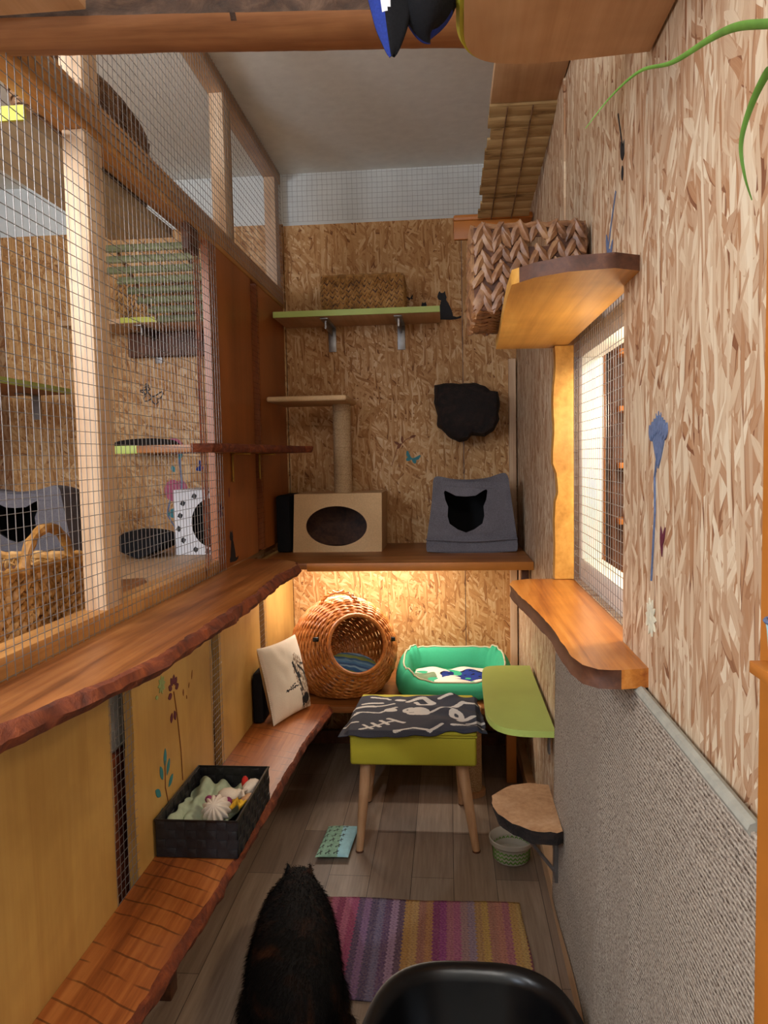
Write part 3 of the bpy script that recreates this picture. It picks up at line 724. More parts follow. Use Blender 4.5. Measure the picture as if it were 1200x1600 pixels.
# ------------------------------------------------------------ spider plant
t = thing('spider_plant', 'thin arching green plant leaves hanging in at the top right', 'plant', (.26, .95, 2.2))
mb = MB(); mb.lathe([(.045, 2.20), (.06, 2.29), (.063, 2.29), (.058, 2.28), (0.001, 2.27)], (.27, .95, 0)); mb.build('pot', 'ceramic', t)
def blade(pts, w):
    mb = MB(); P = [Vector(p) for p in pts]
    Q = []
    for i in range(len(P)-1):
        for k in range(8):
            f = k/8; p0 = P[max(i-1, 0)]; p1 = P[i]; p2 = P[i+1]; p3 = P[min(i+2, len(P)-1)]
            Q.append(.5*((2*p1)+(p2-p0)*f+(2*p0-5*p1+4*p2-p3)*f*f+(3*p1-p0-3*p2+p3)*f**3))
    Q.append(P[-1]); n = len(Q)
    mb.tube(Q, [w*min(1, (1-i/n)*2.0)+.0004 for i in range(n)], 6, flat=.35); mb.build('leaf', 'leaf', t)
blade([(.27, .93, 2.28), (.30, .80, 2.40), (.315, .62, 2.25), (.312, .57, 2.0), (0.261, 0.580, 1.807), (0.251, 0.620, 1.829), (0.249, 0.680, 1.860), (0.251, 0.750, 1.888), (0.245, 0.850, 1.918), (0.229, 0.920, 1.945), (0.209, 0.980, 1.946), (0.185, 1.020, 1.926)], .0036)
blade([(.28, .94, 2.28), (.33, .76, 2.36), (.325, .60, 2.2), (.305, .55, 1.95), (0.244, 0.560, 1.786), (0.243, 0.600, 1.784), (0.242, 0.630, 1.771), (0.243, 0.650, 1.752), (0.250, 0.660, 1.730), (0.260, 0.670, 1.713)], .003)
blade([(.24, .95, 2.28), (.18, 1.0, 2.38), (.12, 1.05, 2.33)], .004)

# ------------------------------------------------------------ cat furniture on far shelf
def cave(mb, outer, hole, y0, depth, scale_back=.94, th=.012, base=1.05, n=6, curve=.0):
    cx = sum(p[0] for p in outer)/len(outer)
    mp = lambda u, v, tt: Vector((u, y0-curve*math.cos((u-cx)/.25*1.2)+curve*.3+tt, v))
    mb.mi = 0; hole_plate(mb, outer, [hole], mp, 0)
    rings = []
    for k in range(n+1):
        f = k/n; s_ = 1+(scale_back-1)*f**2
        rings.append([Vector((cx+(u-cx)*s_, mp(u, v, 0).y+f*depth if f else mp(u, v, 0).y, base+(v-base)*s_)) for u, v in outer])
    mb.loft(rings, False); vs = [mb.bm.verts.new(p) for p in rings[-1]]; mb._f(vs)
    mb.mi = 1
    H0 = [mb.bm.verts.new(mp(u, v, 0)) for u, v in hole]; H1 = [mb.bm.verts.new(mp(u, v, th)) for u, v in hole]
    for k in range(len(hole)): mb._f([H0[k], H0[(k+1) % len(hole)], H1[(k+1) % len(hole)], H1[k]])
    mb.mi = 1; ri = [[Vector((cx+(p.x-cx)*.97, p.y+.004, base+.004+(p.z-base)*.965)) for p in r] for r in rings]
    mb.loft(ri, False); vs = [mb.bm.verts.new(p-Vector((0, .012, 0))) for p in ri[-1]]; mb._f(vs); mb.mi = 0
# beige box with oval hole
t = thing('cat_tree', 'beige plush cat tree box with oval opening, sisal column and top plate', 'cat tree', (-.54, 3.7, 1.05))
mb = MB(); o_ = smoothpoly([(-.765, 1.05), (-.765, 1.05), (-.752, 1.335), (-.752, 1.335), (-.322, 1.337), (-.322, 1.337), (-.327, 1.05), (-.327, 1.05)], 2)
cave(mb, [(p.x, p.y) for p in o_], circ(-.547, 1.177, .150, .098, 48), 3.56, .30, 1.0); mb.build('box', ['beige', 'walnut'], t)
mb = MB(); prof = []
for k in range(110):
    z = 1.335+k*.445/109; prof.append((.044+.0022*abs(math.sin(k*pi/2.2)), z))
mb.lathe(prof, (-.525, 3.68, 0), 28); mb.build('column', 'sisal_post', t)
mb = MB(); mb.box((-.842, 3.42, 1.775), (-.465, 3.80, 1.80), .010, seg=3); mb.build('top_plate', 'beige', t)
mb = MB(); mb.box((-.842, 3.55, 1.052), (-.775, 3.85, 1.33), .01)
tag(mb.build('black_box', 'felt_dk'), 'narrow black fabric box tucked left of the beige cat tree', 'box')  # near-black block between the cat tree and the left wall
# felt cave with ears
def cathead(cx, cz, w, h):
    pts = [(-.50, .30), (-.53, .50), (-.50, .54), (-.42, .50), (-.24, .40), (0, .38), (.24, .40), (.42, .52), (.50, .56), (.53, .52), (.50, .30), (.43, .12), (.45, -.12), (.40, -.32), (.2, -.47), (0, -.55), (-.2, -.47), (-.40, -.32), (-.45, -.12), (-.43, .12)]
    return [(cx+a*w, cz+b*h) for a, b in pts]
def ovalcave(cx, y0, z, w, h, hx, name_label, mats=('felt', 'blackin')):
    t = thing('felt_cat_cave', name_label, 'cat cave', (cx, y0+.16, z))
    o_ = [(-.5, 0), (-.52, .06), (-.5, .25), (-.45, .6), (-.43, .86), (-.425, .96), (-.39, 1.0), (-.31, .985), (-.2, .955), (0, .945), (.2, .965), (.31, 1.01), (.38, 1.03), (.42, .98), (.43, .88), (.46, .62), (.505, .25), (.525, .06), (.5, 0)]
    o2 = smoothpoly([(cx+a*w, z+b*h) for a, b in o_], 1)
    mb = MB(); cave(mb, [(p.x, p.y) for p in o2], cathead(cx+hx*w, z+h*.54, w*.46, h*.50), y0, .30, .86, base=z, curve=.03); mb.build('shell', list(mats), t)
    mb = MB(); mb.tube([(cx+(k/20-.5)*w*1.035, y0-.03*math.cos(((k/20-.5)*w)/.25*1.2)+.009-.004, z+h*.165-.004*math.cos((k/20-.5)*6)) for k in range(21)], .004, 6); mb.build('seam', mats[0], t)
    return t
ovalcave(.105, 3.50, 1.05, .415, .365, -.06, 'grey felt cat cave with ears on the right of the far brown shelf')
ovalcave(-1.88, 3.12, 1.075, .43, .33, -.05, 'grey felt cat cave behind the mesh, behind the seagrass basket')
# burl on wall
mb = MB()
out = [(-.062, 1.865), (-.02, 1.873), (.06, 1.872), (.15, 1.868), (.19, 1.855), (.215, 1.83), (.255, 1.825), (.262, 1.77), (.258, 1.69), (.235, 1.635), (.19, 1.605), (.15, 1.61), (.125, 1.615), (.10, 1.59), (.06, 1.582), (.015, 1.60), (-.03, 1.645), (-.052, 1.66), (-.05, 1.72), (-.062, 1.77)]
P = dens(out, .012); rings = []
for k in range(8):
    f = k/7; s_ = (1-.0*f) if k < 5 else (.97, .90, .72)[k-5]; yy = 3.925-.20*min(1, f*1.3)-(.012*(k-5) if k > 5 else 0)
    rings.append([Vector((.10+(p.x-.10)*s_*(1+.05*nz(p.x*25, p.y*25, k*.7)), yy, 1.73+(p.y-1.73)*s_*(1+.05*nz(p.x*25, p.y*25, 9+k*.7)))) for p in P])
mb.loft(rings, True)
tag(mb.build('bark_burl_step', 'bark_dark'), 'dark chunky bark burl step mounted on the far wall above the grey cave', 'shelf')

# ------------------------------------------------------------ wicker ball
t = thing('wicker_cat_ball', 'round woven willow cat cave with circular opening and top handle on the far bench', 'cat cave', (-.53, 3.55, .366))
C = Vector((-.528, 3.575, .562)); RR = .258; ax = Vector((.415, -.846, .327)).normalized()
e1 = ax.cross(Vector((0, 0, 1))).normalized(); e2 = e1.cross(ax)
def sp(th, ph, r=RR):
    p = C+(ax*math.cos(th)+(e1*math.cos(ph)+e2*math.sin(ph))*math.sin(th))*r
    if p.z < .378: p.z = .378+.02*(p.z-.378)
    return p
mb = MB(); th0 = .555; rows = 58; ns = 30
for j in range(rows):
    th = th0+.03+(pi-.12-th0)*j/(rows-1); r = RR*math.sin(th); nseg = max(24, int(ns*4*min(1, max(.25, math.sin(th)+.15))))
    if nseg % 2: nseg += 1
    P = []
    for k in range(nseg):
        ph = 2*pi*k/nseg; P.append(sp(th+.004*math.sin(k*.7+j*2), ph, RR+.0045*math.sin(ph*ns/2+(pi if j % 2 else 0))))
    mb.tube(P, .0060, 5, True)
mb.build('weave', 'wicker', t)
mb = MB()
for k in range(ns):
    ph = 2*pi*(k+.25)/ns; mb.tube([sp(th0+(pi-.2-th0)*i/24, ph, RR-.001) for i in range(25)], .004, 5)
mb.build('stakes', 'wicker_rim', t)
mb = MB(); mb.tube([sp(th0, 2*pi*k/60, RR+.004) for k in range(60)], .0105, 8, True); mb.build('opening_rim', 'wicker_rim', t)
mb = MB()
for q in (0, pi):
    P = []
    for k in range(41):
        a = pi*k/40; f = k/40; P.append(Vector((-.535-math.cos(a)*.095+.005*math.cos(k*.9+q), 3.52+.006*math.sin(k*.9+q), .777+math.sin(a)*.085+.005*math.sin(k*.9+q))))
    mb.tube(P, .006, 6)
mb.build('handle', 'wicker', t)
for th, ph in ((.80, pi-.05), (.80, .25)):
    mb = MB(); p = sp(th, ph, RR+.010); mb.box(p-Vector((.014, .008, .010)), p+Vector((.014, .008, .010)), .003); mb.build('clip', 'black', t)
mb = MB(); rot = Matrix.Rotation(.18, 3, 'Y') @ Matrix.Rotation(.25, 3, 'X')
def pad(u, v):
    a = u*2*pi; r = math.sin(v*pi/2); return Vector((-.485, 3.53, .462))+rot @ Vector((math.cos(a)*.14*r, math.sin(a)*.14*r, .05*math.cos(v*pi/2)**.5+.006*nz(math.cos(a)*r*5, math.sin(a)*r*5, 3)))
mb.grid(40, 14, pad); mb.grid(40, 6, lambda u, v: pad(u, 1).lerp(Vector((-.485, 3.53, .40)), v))
tag(mb.build('striped_cushion', 'stripes'), 'blue and green striped cushion lying inside the wicker ball', 'cushion')

# ------------------------------------------------------------ printed cushion
def cushion(name, O, U, V, w, h, thick, mats, label, cat, matf=None, nu=90, corner=.10):
    U, V = Vector(U).normalized(), Vector(V).normalized(); Nn = U.cross(V).normalized(); mb = MB()
    def f(side):
        def g(u, v):
            a, b = u*2-1, v*2-1
            e = (max(0, 1-abs(a)**2.4)*max(0, 1-abs(b)**2.4))**.42
            pin = 1-corner*.5*(1-abs(b)**2*1.0)*abs(a)**3; pin2 = 1-corner*.5*(1-abs(a)**2)*abs(b)**3
            return Vector(O)+U*(a*w/2*pin)+V*(b*h/2*pin2)+Nn*side*(e*thick/2+.004*nz(a*3, b*3, side)*e)
        return g
    mb.grid(nu, nu, f(1), matf); mb.grid(nu//3*1, nu//3, f(-1))
    bmesh.ops.remove_doubles(mb.bm, verts=mb.bm.verts[:], dist=.0003)
    o = mb.build(name, mats); tag(o, label, cat); return o
fc = [('e', .93, .42, .30, .34, .2)]
dk = [('c', .60, .68, .72, .30, .022), ('c', .30, .36, .62, .38, .009), ('c', .30, .36, .55, .42, .007), ('e', .80, .16, .10, .075, 0), ('c', .72, .62, .95, .45, .018), ('c', .66, .32, .72, .08, .014), ('c', .80, .64, .99, .60, .012), ('c', .86, .5, .92, .30, .014), ('c', .68, .14, .74, .02, .01), ('e', .70, .50, .03, .05, .5)]
br = [('e', .76, .52, .17, .24, .3), ('e', .84, .26, .18, .22, 0), ('c', .70, .74, .92, .5, .06), ('e', .80, .08, .14, .07, 0)]
def pm(u, v):
    j = nz(u*30, v*30, 2)*.022
    if in_shapes(u+j, v-j, dk): return 1
    if in_shapes(u+j*2, v+j, br): return 2 if nz(u*60, v*20, 5) > -.1 else 0
    return 0
cushion('printed_cushion', (-.728, 3.135, .546), (.38, .92, .0), (-.20, .05, .97), .285, .335, .085, ['cream', 'ink', 'print_brown'], 'white cushion printed with a brown animal face leaning at the left wall on the bench', 'cushion', pm, 120)
mb = MB(); mb.box((-.842, 3.02, .385), (-.80, 3.26, .60), .01)
tag(mb.build('black_pad', 'felt_dk'), 'black pad standing upright behind the white printed cushion', 'pad')  # dark slab put in as the shadow behind the cushion

# ------------------------------------------------------------ green bed
t = thing('pet_bed', 'rectangular green pet bed with cream piping on the far bench', 'pet bed', (.01, 3.57, .366))
bc = Vector((.016, 3.60, .367)); hx, hy = .245, .185
def rr(a, hx, hy, n=4.5):
    c, s_ = math.cos(a), math.sin(a); return Vector((hx*math.copysign(abs(c)**(2/n), c), hy*math.copysign(abs(s_)**(2/n), s_), 0))
def wallh(a):
    p = rr(a, 1, 1, 4.5); f = (1-p.y)/2  # 0 back 1 front
    dip = max(0, 1-abs(p.x)**3) if p.y < -.5 else 0
    return .155-.015*f-.065*dip+.012*(1 if abs(p.x) > .8 and abs(p.y) > .8 else 0)
rings = []; NN = 96
for k in range(NN+1):
    a = 2*pi*k/NN; p = rr(a, hx, hy); nrm = Vector((p.x/hx**2, p.y/hy**2, 0)).normalized(); H = wallh(a); r = []
    for j in range(16):
        b = 2*pi*j/16; cc, ss = math.cos(b), math.sin(b)
        r.append(bc+p+nrm*(cc*.042*(1-.25*ss))+Vector((0, 0, H/2+ss*H/2*(1 if abs(ss) < .99 else 1)+.002*math.sin(a*23))))
    rings.append(r)
mb = MB(); mb.loft(rings[:-1]+[rings[0]], False); bmesh.ops.remove_doubles(mb.bm, verts=mb.bm.verts[:], dist=.0002); bol = mb.build('bolster', 'green', t)
mb = MB(); mb.tube([rings[k][4]+Vector((0, 0, .002)) for k in range(NN)], .0042, 6, True); mb.build('piping', 'piping', bol)
mb = MB(); mb.grid(24, 24, lambda u, v: bc+Vector(((u*2-1)*.225, (v*2-1)*.165, .045+.012*(1-(u*2-1)**4)*(1-(v*2-1)**4)))); mb.build('base_cushion', 'green', t)
shb = [('e', .65, .55, .33, .30, .1)]; shw = [('e', .45, .35, .12, .10, .5), ('c', .38, .25, .52, .55, .03)]; shg = [('e', .12, .45, .16, .28, 0)]
def bm_(u, v):
    j = nz(u*8, v*8, 1)*.06
    if in_shapes(u+j, v+j, shw): return 1
    if in_shapes(u+j, v-j, shb): return 0 if nz(u*14, v*14, 8) < .25 else 3
    if in_shapes(u, v, shg): return 2
    return 1
mb = MB(); mb.grid(110, 80, lambda u, v: bc+Vector(((u*2-1)*.195, (v*2-1)*.135-.01, .062+.012*nz(u*4, v*4, 3)+.006*math.sin(u*14+v*5))), bm_)
o = mb.build('folded_blanket', ['navy2', 'cream', 'print_bed', 'felt_dk']); tag(o, 'crumpled navy, cream and green blanket lying in the green bed', 'blanket')
md = o.modifiers.new('s', 'SOLIDIFY'); md.thickness = .005; md.offset = -1

# ------------------------------------------------------------ stool and blanket
t = thing('stool', 'mustard green upholstered stool on four splayed wooden legs', 'stool', (-.145, 2.92, 0))
x0, x1, y0, y1 = -.385, .092, 2.70, 3.14
mb = MB(); mb.box((x0, y0, .345), (x1, y1, .458), .012, seg=3); sbody = mb.build('body', 'mustard', t)
mb = MB(); mb.box((x0-.002, y0-.002, .461), (x1+.002, y1+.002, .478), .008, seg=3); mb.build('lid', 'mustard', t)
mb = MB(); P = dens([(x0, y0), (x1, y0), (x1, y1), (x0, y1)], .03); mb.tube([(p.x, p.y, .4595) for p in P], .0035, 6, True); mb.build('piping', 'mustard', sbody)
for (ax_, ay_), (bx_, by_) in (((-.33, 2.77), (-.358, 2.715)), ((.035, 2.77), (.088, 2.735)), ((-.33, 3.07), (-.37, 3.13)), ((.03, 3.06), (.04, 3.12))):
    mb = MB(); mb.tube([(ax_, ay_, .35), (ax_+(bx_-ax_)*.3, ay_+(by_-ay_)*.3, .24), (bx_, by_, 0)], [.023, .021, .014], 18); lg = mb.build('leg', 'legwood', t); mb = MB(); mb.lathe([(.001, 0), (.0155, 0), (.0155, .006), (.001, .006)], (bx_, by_, 0), 18); mb.build('foot_cap', 'walnut', lg)
def fold(x, y):
    f = max(0, min(1, (x+.20)/.12)); z = .4805
    z += .0025*(1+nz(x*7, y*7, 2))+f*(.012*(.5+.5*math.sin(y*46+x*18+3*nz(x*5, y*5, 1)))+.012*max(0, nz(x*9, y*9, 4)))+.016*math.exp(-((x+.0)/.04)**2-((y-3.07)/.03)**2)
    return z
def blk(u, v):
    x = -.405+u*.52; y = 2.69+v*.40
    xl = -.425+.045*v+.01*nz(v*4, 2); x = xl+u*(.112+.015*nz(v*5, 9)+.02*(1-v)-xl); y = 2.672+.022*nz(u*6, 5)*.8+.02*u+v*(.425+.018*nz(u*7, 3)-.045*max(0, u-.3))
    z = fold(x, y)
    ov = max(0, -.388-x)+max(0, 2.698-y)+max(0, x-.096)
    z -= min(ov, .018)*.9
    return Vector((x, y, z))
mt = [('c', .02, .62, .16, .68, .018), ('c', .16, .68, .30, .76, .012), ('c', .06, .72, .2, .80, .014), ('c', .05, .50, .22, .52, .010), ('c', .22, .52, .34, .66, .010), ('e', .30, .58, .05, .05, 0), ('c', .02, .42, .06, .5, .012), ('c', .01, .20, .09, .24, .012),
      ('c', .14, .07, .36, .30, .010), ('c', .15, .18, .22, .10, .010), ('c', .20, .24, .27, .14, .011), ('c', .25, .30, .32, .19, .011), ('c', .30, .34, .42, .26, .014),
      ('e', .51, .52, .09, .10, -.1), ('e', .44, .57, .05, .07, 0), ('c', .60, .52, .72, .60, .010), ('c', .72, .60, .80, .52, .008),
      ('c', .42, .84, .55, .88, .022), ('c', .55, .88, .62, .78, .022), ('c', .62, .78, .52, .70, .022), ('c', .52, .70, .48, .78, .016), ('e', .35, .88, .05, .03, .3), ('c', .10, .93, .22, .95, .014), ('c', .22, .95, .26, .90, .01),
      ('c', .38, .05, .50, .10, .012), ('c', .50, .10, .62, .04, .012), ('c', .62, .04, .70, .12, .012), ('e', .80, .42, .05, .12, .3), ('c', .74, .62, .86, .76, .022), ('c', .86, .76, .97, .72, .016), ('c', .82, .28, .92, .36, .02), ('c', .78, .10, .97, .15, .018), ('c', .88, .2, .99, .28, .015), ('c', .68, .86, .78, .92, .015)]
mt = [(*m_[:5], m_[5]*1.25) if m_[0] == 'c' else m_ for m_ in mt]
mb = MB(); mb.grid(240, 170, blk, lambda u, v: 1 if in_shapes(u, v, mt) and not in_shapes(u, v, [('e', .43, .59, .008, .012, 0), ('e', .46, .50, .02, .008, 0), ('e', .80, .42, .015, .04, .3)]) else 0)
o = mb.build('fleece_blanket', ['charcoal', 'offwhite']); tag(o, 'charcoal fleece blanket with white cat, mouse and fishbone motifs spread on the stool', 'blanket')
md = o.modifiers.new('s', 'SOLIDIFY'); md.thickness = .003; md.offset = -1
# scratching post behind stool
t = thing('scratching_post', 'beige sisal scratching post standing behind the stool', 'scratching post', (.08, 3.21, 0))
mb = MB(); prof = [(.042+.0022*abs(math.sin(k*pi/2.2)), .02+k*.375/109) for k in range(110)]; mb.lathe(prof, (.088, 3.235, 0), 26, True); mb.build('column', 'sisal_post', t)
mb = MB(); mb.lathe([(.001, .0), (.06, 0), (.06, .02), (.001, .02)], (.088, 3.235, 0), 30); mb.build('base', 'legwood', t)

# ------------------------------------------------------------ floor things
o = None
mb = MB(); mb.grid(60, 40, lambda u, v: Vector((-.435+u*.66+.006*math.sin(v*5)*(u > .5), 1.93+v*.475+.004*math.sin(u*9), .007+.0015*nz(u*9, v*9))))
o = mb.build('striped_rug', 'rug', rc=False); tag(o, 'woven cotton rug with pink, purple and yellow stripes on the floor', 'rug')
md = o.modifiers.new('s', 'SOLIDIFY'); md.thickness = .006; md.offset = -1
# litter tray
t = thing('litter_tray', 'large black plastic tray with rounded rim at the bottom of the picture', 'litter tray', (.06, 1.42, 0))
LC = Vector((.042, 1.405, 0))
def lt(hx, hy, z, n=3.2): return [LC+rr(2*pi*k/72, hx, hy, n)+Vector((0, 0, z)) for k in range(72)]
mb = MB(); mb.loft([lt(.22, .37, 0), lt(.235, .40, .05), lt(.245, .415, .17), lt(.262, .43, .178), lt(.268, .437, .188), lt(.264, .432, .198), lt(.250, .418, .200), lt(.236, .404, .192), lt(.225, .392, .17), lt(.21, .375, .06), lt(.19, .35, .03)], True, True); mb.build('tray', 'black', t)
# bowl
t = thing('feeding_bowl', 'cream ceramic bowl with green leaf band on the floor under the tree slice', 'bowl', (.217, 2.70, 0))
mb = MB(); mb.lathe([(.001, .003), (.062, .0), (.066, .004), (.069, .055), (.082, .066), (.084, .082), (.080, .084), (.074, .076), (.064, .02), (.001, .014)], (.217, 2.70, 0), 48); mb.build('bowl', 'ceramic', t)
mb = MB()
for k in range(26):
    a = 2*pi*k/26
    for s_ in (-1, 1):
        for q in (0, 1, 2):
            rot = Matrix.Rotation(a, 3, 'Z') @ Matrix.Rotation(s_*.7, 3, 'X'); rad = .0672+.0007*q
            mb.ell(Vector((.217+math.cos(a+s_*.05)*rad, 2.70+math.sin(a+s_*.05)*rad, .014+q*.015)), (.0016, .003, .0085), rot, 1)
mb.build('leaf_band', 'teal_print' if False else 'leaf', t)
cushion('small_cushion', (-.447, 2.752, .018), (1, .04, 0), (.06, 1, 0), .125, .235, .034, ['sagepad', 'aqua', 'ink'], 'small flat sage and aqua patterned cushion on the floor beside the stool leg', 'cushion', lambda u, v: 2 if in_shapes((u*4) % 1, (v*6) % 1, [('c', .2, .3, .7, .6, .07), ('c', .6, .2, .5, .8, .05)]) and u < .7 else (1 if u > .66-.15*v else 0), 60, .06)
# black woven box
t = thing('strap_basket', 'low black woven strap basket full of toys on the bench', 'basket', (-.725, 2.15, .38))
bx0, bx1, by0, by1, bz0, bz1 = -.842, -.605, 1.965, 2.335, .383, .49
mb = MB(); w_ = .006
for lo, hi in (((bx0, by0, bz0), (bx1, by0+w_, bz1)), ((bx0, by1-w_, bz0), (bx1, by1, bz1)), ((bx0, by0, bz0), (bx0+w_, by1, bz1)), ((bx1-w_, by0, bz0), (bx1, by1, bz1)), ((bx0, by0, bz0), (bx1, by1, bz0+.005))): mb.box(lo, hi)
bw_ = mb.build('walls', 'black_strap', t)
mb = MB()
for i in range(12):
    for j in range(4):
        if (i+j) % 2:
            y = by0+(i+.5)*(by1-by0)/12; z = bz0+(j+.5)*(bz1-bz0)/4; mb.box((bx1-.001, y-.014, z-.012), (bx1+.0025, y+.014, z+.012), .001)
            mb.box((bx0+w_-.001, y-.014, z-.012), (bx0+w_+.002, y+.014, z+.012), .001)
for i in range(8):
    for j in range(4):
        if (i+j) % 2:
            x = bx0+(i+.5)*(bx1-bx0)/8; z = bz0+(j+.5)*(bz1-bz0)/4; mb.box((x-.013, by0-.002, z-.012), (x+.013, by0+.001, z+.012), .001); mb.box((x-.013, by1-w_-.002, z-.012), (x+.013, by1-w_+.001, z+.012), .001)
mb.build('woven_straps', 'black_strap', bw_)
mb = MB(); mb.tube([(bx0, by0, bz1), (bx1, by0, bz1), (bx1, by1, bz1), (bx0, by1, bz1)], .004, 6, True); mb.build('rim', 'black', bw_)
mb = MB(); mb.grid(60, 60, lambda u, v: Vector((-.828+u*.19*(.75+.25*v)+.012*nz(u*4, v*6), 2.0+v*.31, .425+.030*(1-u)+.012*math.sin(u*20+v*6)*(.4+.6*v)+.014*nz(u*5, v*5, 3)+.035*math.exp(-((u-.25)/.12)**2-((v-.8)/.12)**2))))
o = mb.build('sage_towel', 'sage'); tag(o, 'pale sage green crumpled towel lining the black basket', 'towel'); md = o.modifiers.new('s', 'SOLIDIFY'); md.thickness = .004; md.offset = -1
mb = MB(); c0 = Vector((-.70, 2.075, .470))
def mer(u, v):
    a = u*2*pi; th = v*pi; r = .040*(1+.13*math.cos(a*13)); d = Vector((math.cos(a)*math.sin(th)*r, math.sin(a)*math.sin(th)*r, math.cos(th)*.036)); return c0+Matrix.Rotation(.75, 3, 'X') @ d
mb.grid(130, 20, mer); tag(mb.build('ribbed_toy_ball', 'whitecloth'), 'white fluted toy ball in front in the black basket', 'toy')
mb = MB()
for k in range(9): mb.ell(Vector((-.715+k*.008-.02, 2.115+.01*math.sin(k), .475+.008*math.cos(k*2))), (.012, .014, .011), None, 2)
tag(mb.build('plum_toy', 'plum'), 'plum coloured fluffy toy behind the white fluted ball', 'toy')
mb = MB(); mb.ell((-.69, 2.16, .475), (.034, .03, .022), None, 2); mb.ell((-.665, 2.18, .47), (.02, .02, .016), None, 2); tag(mb.build('cream_toy', 'cream'), 'round cream cloth toy in the middle of the black basket', 'toy')
mb = MB(); mb.tube([(-.662, 2.09, .468), (-.645, 2.11, .482), (-.635, 2.09, .474), (-.622, 2.12, .478)], [.006, .011, .010, .004], 8); mb.tube([(-.66, 2.12, .475), (-.63, 2.10, .485)], [.007, .006], 8); tag(mb.build('yellow_toy', 'yellow'), 'yellow knotted cloth toy in the black basket', 'toy')
mb = MB(); mb.ell((-.660, 2.245, .478), (.011, .016, .022), None, 2); mb.ell((-.655, 2.225, .468), (.009, .009, .012), None, 2); tag(mb.build('red_toy', 'red'), 'small red cloth toy at the back of the black basket', 'toy')
mb = MB(); mb.ell((-.638, 2.235, .468), (.022, .042, .024), Matrix.Rotation(-.3, 3, 'Z'), 2); mb.tube([(-.64, 2.19, .48), (-.645, 2.165, .486), (-.635, 2.14, .48)], .005, 6); tag(mb.build('white_mouse_toy', 'whitecloth'), 'white mouse shaped toy beside the red toy in the black basket', 'toy')
mb = MB(); mb.ell((-.625, 2.15, .468), (.017, .034, .017), Matrix.Rotation(-.5, 3, 'Z'), 2); tag(mb.build('taupe_toy', 'legwood'), 'smooth taupe egg-shaped toy at the right side of the black basket', 'toy')

# corridor live-edge shelf
mb = MB(); live_slab(mb, [(-.858, 2.42), (-.80, 2.46), (-.755, 2.70), (-.72, 2.95), (-.66, 3.25), (-.62, 3.36), (-.66, 3.44), (-.72, 3.48), (-.858, 3.5)], 1.535, 1.565, lambda x, y: x > -.85 and y < 3.47, .004, .006, seed=20)
t = thing('wall_shelf', 'narrow live-edge shelf on the red-brown left panel at eye level', 'shelf', (-.78, 3.0, 1.53)); mb.build('board', ['shelf_x', 'bark_red'], t)
for y in (2.88, 3.30):
    mb = MB(); mb.box((-.856, y, 1.42), (-.850, y+.014, 1.536), .001); mb.box((-.856, y, 1.528), (-.78, y+.014, 1.534), .001); mb.build('bracket', 'brass', t)

# ------------------------------------------------------------ next room
mb = MB(); mb.box((-2.40, 1.0, 1.03), (-.94, 3.92, 1.07), .003)
tag(mb.build('platform', 'pine'), 'long pale wooden platform behind the mesh partition', 'platform')
mb = MB(); mb.box((-1.28, 2.15, 1.072), (-1.0, 2.55, 1.085), .004, Matrix.Rotation(.5, 3, 'Z'))
tag(mb.build('scratch_board', 'ledge'), 'flat reddish-brown board lying on the platform behind the mesh', 'board')
t = thing('hanging_shelf', 'long grey-beige overhead shelf with yellow-green end behind the mesh', 'shelf', (-1.04, 2.1, 2.27))
mb = MB(); mb.box((-1.155, 1.64, 2.272), (-.93, 2.53, 2.30), .003); mb.build('board', 'grey_board', t)
mb = MB(); mb.box((-1.155, 1.632, 2.270), (-.93, 1.639, 2.302)); mb.build('painted_edge', 'limey', t)
# willow basket on the overhead shelf
t = thing('willow_basket', 'dark twig basket with arched handle on the overhead shelf, top left', 'basket', (-1.03, 2.14, 2.30))
mb = MB()
for j in range(17):
    f = j/16; z = 2.312+f*.258; g = .82+.18*min(1, f*2)-.25*max(0, f-.75)
    for q in range(2):
        P = []
        for k in range(48):
            a = 2*pi*k/48; P.append(Vector((-1.035+math.cos(a)*.088*g*(1+.06*nz(k*.5, j, q)), 2.16+math.sin(a)*.39*g*(1+.03*nz(k*.3, j, q)), z+q*.007+.005*nz(k*.6, j*2, q))))
        mb.tube(P, .0062, 5, True)
for k in range(26):
    a = 2*pi*k/26; mb.tube([(-1.035+math.cos(a)*.088*(.82+.18*f), 2.16+math.sin(a)*.39*(.82+.18*f), 2.309+f*.258) for f in (0, .4, .8, 1.0)], .005, 5)
mb.build('twig_weave', 'twig', t)
mb = MB()
for q in range(3):
    mb.tube([Vector((-.965+.008*math.cos(k*.6+q*2.1), 1.795-math.cos(pi*k/24)*.125+.008*math.sin(k*.6+q*2.1), 2.44+math.sin(pi*k/24)*.10)) for k in range(25)], .007, 6)
mb.build('handle', 'twig', t)
t = thing('wall_shelf', 'wooden shelf with yellow edge on the far wall behind the mesh', 'shelf', (-1.6, 3.78, 2.2))
mb = MB(); mb.box((-1.95, 3.63, 2.20), (-1.05, 3.925, 2.226), .002); mb.build('board', 'pine', t)
mb = MB(); mb.box((-1.62, 3.622, 2.202), (-1.05, 3.63, 2.228)); mb.build('painted_edge', 'limey', t)
bracket(t, -1.55, 3.66, 2.199, .16)
mb = MB(); mb.box((-1.70, 3.88, 2.07), (-1.05, 3.925, 2.195), .003); mb.build('support_rail', 'walnut', t)
braided_basket('woven_basket', 'braided basket on the yellow-edged shelf seen behind the mesh', (-1.66, 3.68, 2.231), (-1.22, 3.88, 2.44), .03, .028, 'hyacinth', None, .009)
t = thing('slatted_ramp', 'greenish weathered slat ramp sloping down behind the mesh', 'ramp', (-1.3, 3.4, 2.2))
